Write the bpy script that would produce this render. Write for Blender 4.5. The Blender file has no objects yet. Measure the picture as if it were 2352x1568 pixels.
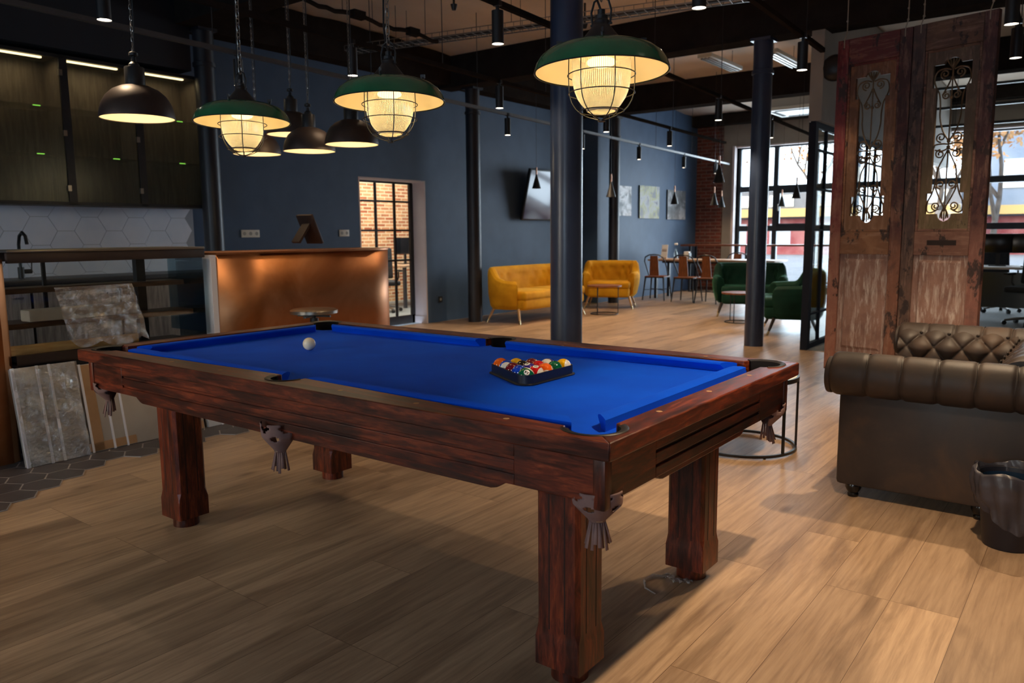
import bpy, bmesh, math, random
from mathutils import Vector, Matrix
PI = math.pi
R = math.radians
random.seed(7)
C = bpy.context.scene.collection

# ---------------------------------------------------------------- helpers
def lin(c):
    f = lambda v: v / 12.92 if v <= 0.04045 else ((v + 0.055) / 1.055) ** 2.4
    return tuple(f(v / 255.0) for v in c)

SPLIT = dict(corner_posts='corner_post', joints='joint', suspension_wires='suspension_wire', sight_marks='sight_mark', seams='seam', buttons='button', hanger_rods='hanger_rod', foam_strips='foam_strip', card_strips='card_strip', posts='post', hinges='hinge', cables='cable', vents='vent_slot')

class B:
    """collects shapes into one mesh"""
    def __init__(s): s.bm = bmesh.new()
    def box(s, cx, cy, cz, sx, sy, sz, rz=0, rx=0, ry=0, bev=0, seg=2):
        t = bmesh.new()
        bmesh.ops.create_cube(t, size=1)
        bmesh.ops.scale(t, vec=(sx, sy, sz), verts=t.verts)
        if bev: bmesh.ops.bevel(t, geom=t.edges[:], offset=bev, segments=seg, profile=0.5, affect='EDGES')
        m = Matrix.Translation((cx, cy, cz)) @ Matrix.Rotation(rz, 4, 'Z') @ Matrix.Rotation(ry, 4, 'Y') @ Matrix.Rotation(rx, 4, 'X')
        bmesh.ops.transform(t, matrix=m, verts=t.verts)
        s._join(t); return s
    def _join(s, t):
        me = bpy.data.meshes.new('t'); t.to_mesh(me); t.free(); s.bm.from_mesh(me); bpy.data.meshes.remove(me)
    def _ring(s, c, x, y, r, n):
        return [s.bm.verts.new(c + x * (r * math.cos(2 * PI * i / n)) + y * (r * math.sin(2 * PI * i / n))) for i in range(n)]
    def _skin(s, a, b):
        n = len(a)
        for i in range(n): s.bm.faces.new((a[i], a[(i + 1) % n], b[(i + 1) % n], b[i]))
    def cyl(s, p0, p1, r0, r1=None, seg=16, cap=True):
        r1 = r0 if r1 is None else r1
        p0, p1 = Vector(p0), Vector(p1); z = (p1 - p0).normalized()
        x = z.orthogonal().normalized(); y = z.cross(x)
        a = s._ring(p0, x, y, r0, seg); b = s._ring(p1, x, y, r1, seg); s._skin(a, b)
        if cap: s.bm.faces.new(a[::-1]); s.bm.faces.new(b)
        return s
    def tube(s, pts, r, seg=8, closed=False):
        pts = [Vector(p) for p in pts]; n = len(pts); rr = r if isinstance(r, (list, tuple)) else [r] * n
        rings = []; x = None
        for i, p in enumerate(pts):
            if closed: d = pts[(i + 1) % n] - pts[i - 1]
            else: d = pts[min(i + 1, n - 1)] - pts[max(i - 1, 0)]
            d = d.normalized() if d.length > 1e-9 else Vector((0, 0, 1))
            if x is None: x = d.orthogonal().normalized()
            else:
                x = x - d * x.dot(d); x = x.normalized() if x.length > 1e-6 else d.orthogonal().normalized()
            rings.append(s._ring(p, x, d.cross(x), rr[i], seg))
        for i in range(n - 1): s._skin(rings[i], rings[i + 1])
        if closed:
            a, b = rings[-1], rings[0]
            k = min(range(seg), key=lambda k: (a[0].co - b[k].co).length)
            s._skin(a, b[k:] + b[:k])
        else: s.bm.faces.new(rings[0][::-1]); s.bm.faces.new(rings[-1])
        return s
    def lathe(s, prof, c=(0, 0, 0), seg=32):
        rings = []
        for r, z in prof:
            if r < 1e-6: rings.append([s.bm.verts.new((c[0], c[1], c[2] + z))])
            else: rings.append([s.bm.verts.new((c[0] + r * math.cos(2 * PI * i / seg), c[1] + r * math.sin(2 * PI * i / seg), c[2] + z)) for i in range(seg)])
        for a, b in zip(rings, rings[1:]):
            if len(a) == 1 and len(b) == 1: continue
            for i in range(seg):
                j = (i + 1) % seg
                if len(a) == 1: s.bm.faces.new((a[0], b[j], b[i]))
                elif len(b) == 1: s.bm.faces.new((a[i], a[j], b[0]))
                else: s.bm.faces.new((a[i], a[j], b[j], b[i]))
        return s
    def prism(s, poly, w0, w1, f=lambda u, v, w: (u, v, w)):
        a = [s.bm.verts.new(f(u, v, w0)) for u, v in poly]; b = [s.bm.verts.new(f(u, v, w1)) for u, v in poly]
        s._skin(a, b); s.bm.faces.new(a[::-1]); s.bm.faces.new(b); return s
    def sphere(s, c, r, seg=24, rings=16, sc=(1, 1, 1)):
        t = bmesh.new(); bmesh.ops.create_uvsphere(t, u_segments=seg, v_segments=rings, radius=r)
        bmesh.ops.transform(t, matrix=Matrix.Translation(c) @ Matrix.Diagonal((*sc, 1)), verts=t.verts); s._join(t); return s
    def grid(s, f, nu, nv, cu=False, cv=False):
        v = [[s.bm.verts.new(f(i / (nu if cu else nu - 1), j / (nv if cv else nv - 1))) for j in range(nv)] for i in range(nu)]
        for i in range(nu if cu else nu - 1):
            for j in range(nv if cv else nv - 1):
                i2, j2 = (i + 1) % nu, (j + 1) % nv
                s.bm.faces.new((v[i][j], v[i2][j], v[i2][j2], v[i][j2]))
        s.last = v
        return s
    def quad(s, *p): s.bm.faces.new([s.bm.verts.new(q) for q in p]); return s
    def obj(s, name, mat, parent=None, label=None, ang=35, bevel=0, solid=0, sub=0, fix=True, kind=None):
        if fix: bmesh.ops.recalc_face_normals(s.bm, faces=s.bm.faces)
        if name in SPLIT:
            s.bm.verts.ensure_lookup_table(); seen = set(); out = []
            for v0 in s.bm.verts:
                if v0.index in seen: continue
                st = [v0]; seen.add(v0.index); isl = []
                while st:
                    v = st.pop(); isl.append(v)
                    for e in v.link_edges:
                        w = e.other_vert(v)
                        if w.index not in seen: seen.add(w.index); st.append(w)
                q = B(); mp = {v: q.bm.verts.new(v.co) for v in isl}
                for f in {f for v in isl for f in v.link_faces}: q.bm.faces.new([mp[v] for v in f.verts])
                out.append(q)
            s.bm.free()
            return [q.obj(SPLIT[name], mat, parent, label, ang, bevel, solid, sub, fix, kind) for q in out][0]
        me = bpy.data.meshes.new(name); s.bm.to_mesh(me); s.bm.free()
        me.materials.append(mat)
        me.polygons.foreach_set('use_smooth', [True] * len(me.polygons))
        me.set_sharp_from_angle(angle=R(ang))
        o = bpy.data.objects.new(name, me); C.objects.link(o)
        if parent: o.parent = parent
        if label: o['label'] = label
        if kind: o['kind'] = kind
        if solid: m = o.modifiers.new('s', 'SOLIDIFY'); m.thickness = solid; m.offset = 0
        if bevel: m = o.modifiers.new('b', 'BEVEL'); m.width = bevel; m.segments = 2; m.limit_method = 'ANGLE'
        if sub: m = o.modifiers.new('d', 'SUBSURF'); m.levels = sub; m.render_levels = sub
        return o

def thing(name, label, cat, loc=(0, 0, 0), rotz=0, group=None):
    o = bpy.data.objects.new(name, None); C.objects.link(o); o.empty_display_size = 0.1
    o.location = loc; o.rotation_euler = (0, 0, rotz)
    o['label'] = label; o['category'] = cat
    if group: o['group'] = group
    return o
def tag(o, label, cat, group=None, kind=None):
    o['label'] = label; o['category'] = cat
    if group: o['group'] = group
    if kind: o['kind'] = kind
    return o
def struct(name, b, mat, parent=None, **k):
    o = b.obj(name, mat, parent, **k)
    if not parent: o['kind'] = 'structure'
    return o
def children_of(o): return [c for c in bpy.data.objects if c.parent == o]
def dup(root, loc, rotz=0, label=None, group=None):
    r = root.copy(); C.objects.link(r); r.location = loc; r.rotation_euler = (0, 0, rotz)
    if label: r['label'] = label
    if group: r['group'] = group
    for ch in children_of(root):
        c = ch.copy(); C.objects.link(c); c.parent = r
        for g in children_of(ch):
            d = g.copy(); C.objects.link(d); d.parent = c
    return r

# ---------------------------------------------------------------- materials
def new_mat(name):
    m = bpy.data.materials.new(name); m.use_nodes = True
    nt = m.node_tree; nt.nodes.clear()
    out = nt.nodes.new('ShaderNodeOutputMaterial')
    return m, nt, out
def N(nt, kind, **k):
    n = nt.nodes.new(kind)
    for a, v in k.items(): setattr(n, a, v)
    return n
def ramp(nt, fac, stops, interp='LINEAR'):
    r = N(nt, 'ShaderNodeValToRGB'); e = r.color_ramp.elements; r.color_ramp.interpolation = interp
    while len(e) < len(stops): e.new(0.5)
    for el, (p, c) in zip(e, stops):
        el.position = p; el.color = (*c, 1) if len(c) == 3 else c
    nt.links.new(fac, r.inputs['Fac']); return r.outputs['Color']
def coords(nt, scale=(1, 1, 1), kind='Object'):
    t = N(nt, 'ShaderNodeTexCoord'); mp = N(nt, 'ShaderNodeMapping'); mp.inputs['Scale'].default_value = scale
    nt.links.new(t.outputs[kind], mp.inputs['Vector']); return mp.outputs['Vector']
def noise(nt, vec, scale=5, detail=4, rough=.55, dist=0):
    n = N(nt, 'ShaderNodeTexNoise'); n.inputs['Scale'].default_value = scale; n.inputs['Detail'].default_value = detail
    n.inputs['Roughness'].default_value = rough; n.inputs['Distortion'].default_value = dist
    nt.links.new(vec, n.inputs['Vector']); return n.outputs['Fac']
def mix(nt, fac, a, b, mode='MIX'):
    m = N(nt, 'ShaderNodeMix', data_type='RGBA', blend_type=mode)
    for s, v in ((0, fac), (6, a), (7, b)):
        if isinstance(v, (int, float)): m.inputs[s].default_value = v
        elif isinstance(v, tuple): m.inputs[s].default_value = (*v, 1)
        else: nt.links.new(v, m.inputs[s])
    return m.outputs[2]
def bsdf(nt, out, **k):
    p = N(nt, 'ShaderNodeBsdfPrincipled')
    names = dict(col='Base Color', rough='Roughness', metal='Metallic', spec='Specular IOR Level', coat='Coat Weight', coatr='Coat Roughness',
                 sheen='Sheen Weight', sheenr='Sheen Roughness', sheent='Sheen Tint', trans='Transmission Weight', alpha='Alpha', emit='Emission Color', estr='Emission Strength', normal='Normal', ior='IOR', sss='Subsurface Weight')
    for a, v in k.items():
        i = p.inputs[names[a]]
        if isinstance(v, (int, float)): i.default_value = v
        elif isinstance(v, tuple): i.default_value = (*v, 1)
        else: nt.links.new(v, i)
    nt.links.new(p.outputs[0], out.inputs[0]); return p
def bump(nt, h, strength=.3, dist=.01):
    b = N(nt, 'ShaderNodeBump'); b.inputs['Strength'].default_value = strength; b.inputs['Distance'].default_value = dist
    nt.links.new(h, b.inputs['Height']); return b.outputs['Normal']
def pm(name, c1, c2=None, scale=6, stretch=(1, 1, 1), lo=.35, hi=.65, bmp=0, bscale=80, **k):
    """two tone noise material"""
    m, nt, out = new_mat(name)
    v = coords(nt, stretch)
    if c2: k['col'] = ramp(nt, noise(nt, v, scale), [(lo, c1), (hi, c2)])
    else: k['col'] = c1
    if bmp: k['normal'] = bump(nt, noise(nt, v, bscale, 3), bmp, .004)
    bsdf(nt, out, **k); return m
def emat(name, col, strength):
    m, nt, out = new_mat(name); e = N(nt, 'ShaderNodeEmission'); e.inputs[0].default_value = (*col, 1); e.inputs[1].default_value = strength
    nt.links.new(e.outputs[0], out.inputs[0]); return m
def glassmat(name, tint=(1, 1, 1), gloss=.12, rough=.02, bmp=0, bscale=20):
    m, nt, out = new_mat(name)
    t = N(nt, 'ShaderNodeBsdfTransparent'); t.inputs[0].default_value = (*tint, 1)
    g = N(nt, 'ShaderNodeBsdfGlossy'); g.inputs['Roughness'].default_value = rough
    if bmp: nt.links.new(bump(nt, noise(nt, coords(nt), bscale, 4, .6, 1.5), bmp, .02), g.inputs['Normal'])
    lw = N(nt, 'ShaderNodeLayerWeight'); lw.inputs[0].default_value = .25
    mm = N(nt, 'ShaderNodeMath', operation='MULTIPLY_ADD'); nt.links.new(lw.outputs['Fresnel'], mm.inputs[0]); mm.inputs[1].default_value = .5; mm.inputs[2].default_value = gloss
    x = N(nt, 'ShaderNodeMixShader'); nt.links.new(mm.outputs[0], x.inputs[0]); nt.links.new(t.outputs[0], x.inputs[1]); nt.links.new(g.outputs[0], x.inputs[2])
    nt.links.new(x.outputs[0], out.inputs[0]); return m

def stained_wood(name, stretch, seed=0.0):
    m, nt, out = new_mat(name)
    tc = N(nt, 'ShaderNodeTexCoord'); mp = N(nt, 'ShaderNodeMapping'); mp.inputs['Scale'].default_value = stretch; mp.inputs['Location'].default_value = (seed, seed * 2, seed * 3)
    nt.links.new(tc.outputs['Object'], mp.inputs['Vector']); v = mp.outputs['Vector']
    grain = noise(nt, v, 9, 8, .65, .6)
    blot = noise(nt, v, 2.4, 4, .55, .5)
    c = ramp(nt, grain, [(.3, lin((38, 14, 10))), (.5, lin((88, 35, 20))), (.7, lin((126, 60, 32)))])
    c = mix(nt, ramp(nt, blot, [(.38, (.42, .42, .42)), (.6, (1.15, 1.1, 1.05))]), (0, 0, 0), c, 'MULTIPLY') if False else mix(nt, .85, c, ramp(nt, blot, [(.40, (.24, .2, .2)), (.58, (1.3, 1.15, 1.0))]), 'MULTIPLY')
    bsdf(nt, out, col=c, rough=ramp(nt, grain, [(.2, (.32,) * 3), (.8, (.5,) * 3)]), coat=.12, coatr=.3, spec=.35, normal=bump(nt, grain, .12, .003)); return m

M = {}
M['wood_x'] = stained_wood('stained wood along x', (1.2, 9, 9))
M['wood_y'] = stained_wood('stained wood along y', (9, 1.2, 9), 3.1)
M['wood_z'] = stained_wood('stained wood upright', (8, 8, 1.3), 5.7)
# cloth
def cloth():
    m, nt, out = new_mat('blue billiard cloth'); v = coords(nt)
    n = noise(nt, v, 900, 2); big = noise(nt, v, 2.5, 3)
    c = mix(nt, ramp(nt, big, [(.35, (0, 0, 0)), (.65, (1, 1, 1))]), (0.0, .056, .58), (0.0, .078, .70))
    bsdf(nt, out, col=c, rough=.85, spec=.08, sheen=.08, sheenr=.4, sheent=lin((90, 130, 255)), normal=bump(nt, n, .25, .001)); return m
M['cloth'] = cloth()
def plank_floor():
    m, nt, out = new_mat('oak plank floor')
    tc = N(nt, 'ShaderNodeTexCoord'); mp = N(nt, 'ShaderNodeMapping'); mp.inputs['Rotation'].default_value = (0, 0, R(90))
    nt.links.new(tc.outputs['Object'], mp.inputs['Vector'])
    br = N(nt, 'ShaderNodeTexBrick'); nt.links.new(mp.outputs[0], br.inputs['Vector'])
    br.offset = .37; br.offset_frequency = 3
    br.inputs['Color1'].default_value = (0, 0, 0, 1); br.inputs['Color2'].default_value = (1, 1, 1, 1); br.inputs['Mortar'].default_value = (.5, .5, .5, 1)
    br.inputs['Scale'].default_value = 1; br.inputs['Mortar Size'].default_value = .0011; br.inputs['Mortar Smooth'].default_value = .4
    br.inputs['Brick Width'].default_value = 1.32; br.inputs['Row Height'].default_value = .215; br.inputs['Bias'].default_value = 0
    rnd = br.outputs['Color']; mort = br.outputs['Fac']
    add = N(nt, 'ShaderNodeVectorMath', operation='MULTIPLY_ADD'); nt.links.new(rnd, add.inputs[0]); add.inputs[1].default_value = (7, 13, 5)
    nt.links.new(tc.outputs['Object'], add.inputs[2])
    st = N(nt, 'ShaderNodeMapping'); st.inputs['Scale'].default_value = (11, .55, 1); nt.links.new(add.outputs[0], st.inputs['Vector'])
    st2 = N(nt, 'ShaderNodeMapping'); st2.inputs['Scale'].default_value = (4.2, .6, 1); nt.links.new(add.outputs[0], st2.inputs['Vector'])
    g = noise(nt, st.outputs[0], 5, 8, .65, .35); k = noise(nt, st2.outputs[0], 1.7, 5, .6, .8)
    c = ramp(nt, g, [(.28, lin((146, 119, 95))), (.5, lin((174, 146, 118))), (.72, lin((192, 164, 134)))])
    c = mix(nt, .8, c, ramp(nt, k, [(.34, (.55, .52, .5)), (.52, (1, 1, 1))]), 'MULTIPLY')
    kn = N(nt, 'ShaderNodeMapping'); kn.inputs['Scale'].default_value = (4.2, 1.5, 1); nt.links.new(add.outputs[0], kn.inputs['Vector'])
    kv = N(nt, 'ShaderNodeTexVoronoi'); kv.inputs['Scale'].default_value = 1.1; nt.links.new(kn.outputs[0], kv.inputs['Vector'])
    c = mix(nt, .75, c, ramp(nt, kv.outputs['Distance'], [(.03, (.42, .36, .32)), (.13, (1, 1, 1))]), 'MULTIPLY')
    c = mix(nt, .9, c, ramp(nt, rnd, [(0, (.72, .69, .67)), (1, (1.1, 1.08, 1.05))]), 'MULTIPLY')
    c = mix(nt, mort, c, lin((88, 62, 42)))
    bsdf(nt, out, col=c, rough=ramp(nt, g, [(.2, (.34,) * 3), (.8, (.46,) * 3)]), spec=.4, normal=bump(nt, g, .06, .002)); return m
M['floor'] = plank_floor()
def brick(name, c1, c2, mortar, w=.24, h=.075, var=.8, axis='X', ms=.006):
    m, nt, out = new_mat(name)
    tc = N(nt, 'ShaderNodeTexCoord'); mp = N(nt, 'ShaderNodeMapping')
    mp.inputs['Rotation'].default_value = (R(-90), 0, 0) if axis == 'X' else (0, R(90), R(90))
    sx = N(nt, 'ShaderNodeSeparateXYZ'); nt.links.new(tc.outputs['Object'], sx.inputs[0])
    cb = N(nt, 'ShaderNodeCombineXYZ'); nt.links.new(sx.outputs['X' if axis == 'X' else 'Y'], cb.inputs[0]); nt.links.new(sx.outputs['Z'], cb.inputs[1])
    br = N(nt, 'ShaderNodeTexBrick'); nt.links.new(cb.outputs[0], br.inputs['Vector'])
    br.inputs['Color1'].default_value = (*c1, 1); br.inputs['Color2'].default_value = (*c2, 1); br.inputs['Mortar'].default_value = (*mortar, 1)
    br.inputs['Scale'].default_value = 1; br.inputs['Brick Width'].default_value = w; br.inputs['Row Height'].default_value = h; br.inputs['Mortar Size'].default_value = ms
    n = noise(nt, cb.outputs[0], 9, 4)
    c = mix(nt, var, br.outputs['Color'], ramp(nt, n, [(.3, (.5, .45, .42)), (.65, (1.25, 1.2, 1.15))]), 'MULTIPLY')
    bsdf(nt, out, col=c, rough=.85, normal=bump(nt, br.outputs['Fac'], -.4, .01)); return m
M['brick_red'] = brick('dark red brick', lin((124, 62, 46)), lin((88, 46, 38)), lin((122, 98, 88)), ms=.010, var=.5)
M['brick_pale'] = brick('pale orange brick', lin((176, 98, 66)), lin((222, 164, 118)), lin((236, 214, 178)), axis='Y', h=.062, w=.22, var=.35, ms=.010)
M['navy'] = pm('navy wall paint', lin((60, 82, 110)), lin((66, 89, 118)), 3, rough=.55, spec=.35)
M['navy_dark'] = pm('dark bulkhead paint', lin((26, 28, 36)), lin((30, 32, 40)), 3, rough=.6)
M['column'] = pm('navy column enamel', lin((42, 55, 80)), lin((48, 61, 86)), 8, rough=.34, spec=.5, coat=.15, coatr=.2)
M['column_dk'] = pm('black column enamel', lin((34, 34, 40)), lin((40, 40, 46)), 8, rough=.4, spec=.5)
M['ceil'] = pm('cream vault plaster', lin((232, 212, 190)), lin((242, 224, 204)), 2, (1, .6, 1), rough=.9)
M['beam'] = pm('black beam paint', lin((40, 36, 34)), lin((46, 42, 39)), 6, rough=1.0, spec=0.0)
M['grey_wall'] = pm('pale grey wall paint', lin((150, 142, 132)), lin((160, 152, 142)), 3, rough=.8)
M['white_wall'] = pm('white reveal paint', lin((196, 184, 184)), lin((205, 194, 192)), 3, rough=.7)
M['black'] = pm('satin black metal', lin((26, 26, 28)), lin((32, 32, 34)), 12, rough=.42, spec=.5)
M['blackgl'] = pm('glossy black plastic', lin((14, 14, 16)), None, rough=.22, spec=.5)
M['win_frame'] = pm('anthracite window frame', lin((40, 50, 60)), lin((46, 56, 66)), 9, rough=.45)
M['white_pl'] = pm('white plastic', lin((205, 205, 195)), None, rough=.4)
M['tile'] = pm('anthracite hex tile', lin((62, 58, 60)), lin((78, 73, 74)), 6, lo=.3, hi=.7, rough=.5, bmp=.1)
M['grout'] = pm('pale grout', lin((176, 170, 166)), lin((156, 150, 146)), 20, rough=.9)
M['htile'] = pm('white hex wall tile', lin((222, 230, 246)), lin((230, 236, 250)), 5, rough=.2, spec=.5)
M['hgrout'] = pm('grey wall grout', lin((158, 164, 176)), None, rough=.9)
M['chrome'] = pm('chrome', (.75, .75, .75), None, rough=.15, metal=1)
M['gold'] = pm('brass tips', (.85, .7, .42), None, rough=.25, metal=1)
M['cop_neck'] = pm('copper neck', (.78, .42, .28), None, rough=.3, metal=1)
M['glass'] = glassmat('clear glass', (.97, .99, .98), .012)
M['winglass'] = glassmat('window glass', (.96, .98, .98), .02)
M['teal_glass'] = glassmat('teal tinted glass', (.62, .74, .78), .06)
def filmmat(h0=.04, h1=.16):
    m, nt, out = new_mat('crinkled clear film')
    v = coords(nt); n = noise(nt, v, 26, 5, .6, 1.5); w = noise(nt, v, 7, 3)
    nb = bump(nt, n, 1.0, .012)
    t = N(nt, 'ShaderNodeBsdfTransparent'); t.inputs[0].default_value = (.93, .93, .92, 1)
    df = N(nt, 'ShaderNodeBsdfDiffuse'); df.inputs[0].default_value = (.75, .73, .72, 1)
    g = N(nt, 'ShaderNodeBsdfGlossy'); g.inputs['Roughness'].default_value = .10; nt.links.new(nb, g.inputs['Normal'])
    x = N(nt, 'ShaderNodeMixShader'); nt.links.new(ramp(nt, w, [(.35, (h0,) * 3), (.7, (h1,) * 3)]), x.inputs[0]); nt.links.new(t.outputs[0], x.inputs[1]); nt.links.new(df.outputs[0], x.inputs[2])
    y = N(nt, 'ShaderNodeMixShader'); y.inputs[0].default_value = .34; nt.links.new(x.outputs[0], y.inputs[1]); nt.links.new(g.outputs[0], y.inputs[2])
    nt.links.new(y.outputs[0], out.inputs[0]); return m
M['film'] = filmmat()
M['scrapfilm'] = filmmat(.25, .6)
def copper():
    m, nt, out = new_mat('brushed copper sheet'); v = coords(nt, (1, 1, 1)); v2 = coords(nt, (.6, .6, 6))
    n = noise(nt, v, 2.2, 4, .6, .5); s = noise(nt, v2, 22, 5, .6)
    c = ramp(nt, n, [(.3, (.37, .145, .052)), (.5, (.46, .19, .078)), (.7, (.57, .27, .13))])
    bsdf(nt, out, col=c, metal=1, rough=ramp(nt, n, [(.3, (.36,) * 3), (.7, (.46,) * 3)]), normal=bump(nt, s, .05, .002)); return m
M['copper'] = copper()
def leather():
    m, nt, out = new_mat('distressed brown leather'); v = coords(nt)
    n = noise(nt, v, 3.5, 6, .62, .3); f = noise(nt, v, 160, 3)
    c = ramp(nt, n, [(.3, lin((38, 31, 29))), (.5, lin((52, 42, 37))), (.72, lin((76, 56, 42)))])
    bsdf(nt, out, col=c, rough=ramp(nt, n, [(.3, (.46,) * 3), (.7, (.62,) * 3)]), spec=.4, normal=bump(nt, f, .12, .002)); return m
M['leather'] = leather()
def velvet(name, c1, c2, sh):
    m, nt, out = new_mat(name); n = noise(nt, coords(nt), 4, 3)
    bsdf(nt, out, col=ramp(nt, n, [(.35, c1), (.65, c2)]), rough=.75, spec=.2, sheen=.55, sheenr=.35, sheent=sh); return m
M['vel_y'] = velvet('mustard velvet', lin((188, 132, 16)), lin((212, 156, 28)), lin((255, 220, 110)))
M['vel_g'] = velvet('bottle green velvet', lin((12, 44, 34)), lin((18, 58, 44)), lin((90, 170, 130)))
M['oak'] = pm('light oak top', lin((170, 134, 104)), lin((196, 162, 130)), 8, (1, 8, 8), rough=.45)
M['walnut'] = pm('brown ply', lin((112, 62, 34)), lin((140, 80, 46)), 8, (6, 6, 1), rough=.45)
M['pinelath'] = pm('pine lath', lin((186, 146, 92)), lin((206, 168, 112)), 10, (8, 1, 8), rough=.6)
M['cabwood'] = pm('dark cabinet oak', lin((80, 72, 66)), lin((112, 102, 94)), 6, (7, 7, .8), rough=.6)
M['greywood'] = pm('grey washed oak front', lin((92, 86, 84)), lin((134, 126, 122)), 6, (7, 7, .8), rough=.6)
M['darkwood'] = pm('live edge dark wood', lin((70, 46, 30)), lin((98, 66, 42)), 8, (6, 1, 6), rough=.5)
M['card'] = pm('beige wrapping board', lin((176, 164, 150)), lin((186, 176, 162)), 5, rough=.75)
M['carddk'] = pm('brown cardboard strip', lin((168, 130, 92)), lin((180, 142, 104)), 7, rough=.8)
M['tape'] = pm('white foam strip', lin((236, 236, 244)), None, rough=.6)
M['steel'] = pm('brushed steel', (.36, .34, .31), None, rough=.32, metal=1)
M['brownleather'] = pm('brown suede leather', lin((112, 86, 84)), lin((128, 100, 96)), 14, rough=.85)
M['enamel'] = pm('green enamel', lin((34, 92, 64)), lin((40, 104, 72)), 8, rough=.24, spec=.55, coat=.3)
M['cream_in'] = pm('cream enamel lining', lin((244, 226, 186)), None, rough=.5)
M['bronze'] = pm('dark bronze lacquer', lin((58, 46, 42)), lin((66, 54, 48)), 6, rough=.5, metal=.35)
M['bag'] = pm('grey plastic bag', lin((48, 47, 54)), lin((60, 58, 66)), 9, rough=.38, spec=.4, bmp=.5, bscale=30)
M['bagblue'] = pm('dark blue bag lining', lin((26, 44, 66)), None, rough=.25, spec=.6)
M['office_fl'] = pm('grey carpet floor', lin((120, 122, 120)), lin((134, 136, 134)), 30, rough=.9)
M['dkgrey'] = pm('dark grey fabric', lin((34, 36, 40)), lin((42, 44, 48)), 40, rough=.85)
M['paper'] = pm('white paper', lin((225, 222, 218)), None, rough=.7)
M['led'] = emat('warm led', (1, .8, .45), 5)
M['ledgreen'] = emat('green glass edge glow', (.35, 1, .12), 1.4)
M['bulb'] = emat('warm bulb', (1, .84, .56), 7)
M['spotface'] = emat('lit spot lens', (1, .86, .68), 13)
M['iron'] = pm('old brassy iron', lin((120, 98, 72)), lin((90, 72, 54)), 12, rough=.5, metal=.5)
M['cable'] = pm('pale cable', lin((150, 138, 122)), None, rough=.6)
def oldpaint(name, top, low, flake=lin((36, 24, 24)), seed=0., grain=(7, 7, .9), fl=.57, scuff=lin((172, 138, 118)), z0=.9, z1=1.7):
    """worn paint: the upper coat fades into an older one lower down, flaked to dark wood"""
    m, nt, out = new_mat(name)
    tc = N(nt, 'ShaderNodeTexCoord'); mp = N(nt, 'ShaderNodeMapping'); mp.inputs['Location'].default_value = (seed, seed, seed)
    nt.links.new(tc.outputs['Object'], mp.inputs['Vector'])
    ms = N(nt, 'ShaderNodeMapping'); ms.inputs['Scale'].default_value = grain; nt.links.new(mp.outputs[0], ms.inputs['Vector'])
    mb = N(nt, 'ShaderNodeMapping'); mb.inputs['Scale'].default_value = (1.6, 1.6, .8); nt.links.new(mp.outputs[0], mb.inputs['Vector'])
    big = noise(nt, mp.outputs[0], 5, 6, .65, .5); st = noise(nt, ms.outputs[0], 5, 7, .7, .4); bl = noise(nt, mb.outputs[0], 5, 8, .72, .2)
    dk = lambda c_, k: tuple(v * k for v in c_)
    ct = ramp(nt, big, [(.34, dk(top[0], .8)), (.5, top[0]), (.64, top[1])]); cl = ramp(nt, big, [(.34, dk(low[0], .8)), (.5, low[0]), (.64, low[1])])
    sz = N(nt, 'ShaderNodeSeparateXYZ'); nt.links.new(tc.outputs['Object'], sz.inputs[0])
    ad = N(nt, 'ShaderNodeMath', operation='MULTIPLY_ADD'); nt.links.new(big, ad.inputs[0]); ad.inputs[1].default_value = 2.2; nt.links.new(sz.outputs['Z'], ad.inputs[2])
    mr = N(nt, 'ShaderNodeMapRange'); nt.links.new(ad.outputs[0], mr.inputs[0]); mr.inputs[1].default_value = z0 + 1.1; mr.inputs[2].default_value = z1 + 1.1
    c = mix(nt, mr.outputs[0], cl, ct)
    c = mix(nt, ramp(nt, st, [(.5, (0, 0, 0)), (.74, (.5,) * 3)]), c, scuff)
    c = mix(nt, ramp(nt, bl, [(fl, (0, 0, 0)), (fl + .035, (.92,) * 3)]), c, flake)
    bsdf(nt, out, col=c, rough=.62, normal=bump(nt, st, .25, .004)); return m
L3 = lambda *p: tuple(lin(q) for q in p)
M['da_stile_l'] = oldpaint('door red left stile', L3((98, 30, 38), (120, 44, 46)), L3((142, 92, 76), (156, 108, 90)), seed=0., fl=.555, z0=.9, z1=1.3)
M['da_stile_r'] = oldpaint('door dark red right stile', L3((60, 28, 30), (84, 44, 40)), L3((120, 76, 58), (104, 70, 56)), seed=2., fl=.545, z0=.8, z1=1.3)
M['da_rail'] = oldpaint('door ochre rails', L3((92, 34, 34), (122, 70, 40)), L3((124, 84, 58), (138, 98, 70)), seed=5., grain=(.9, 7, 7), fl=.57, z0=1.9, z1=2.2)
M['da_panel'] = oldpaint('door brown upper panel', L3((92, 56, 38), (128, 84, 52)), L3((124, 88, 62), (146, 114, 88)), seed=7., fl=.63, z0=1.0, z1=2.2)
M['db_stile_l'] = oldpaint('door purple grey stile', L3((62, 48, 48), (84, 62, 56)), L3((84, 62, 54), (110, 80, 64)), seed=9., fl=.55, z0=.6, z1=1.2)
M['db_stile_r'] = oldpaint('door dark purple stile', L3((66, 36, 38), (90, 54, 52)), L3((126, 82, 72), (110, 74, 66)), seed=11., fl=.555, z0=.8, z1=1.2)
M['db_rail'] = oldpaint('door brown rails', L3((84, 58, 46), (104, 76, 58)), L3((112, 76, 64), (126, 90, 76)), seed=13., grain=(.9, 7, 7), fl=.58, z0=1.9, z1=2.3)
M['db_panel'] = oldpaint('door olive grey upper panel', L3((82, 66, 54), (104, 86, 66)), L3((104, 88, 62), (124, 108, 80)), seed=15., fl=.64, z0=1.2, z1=2.0)
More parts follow.
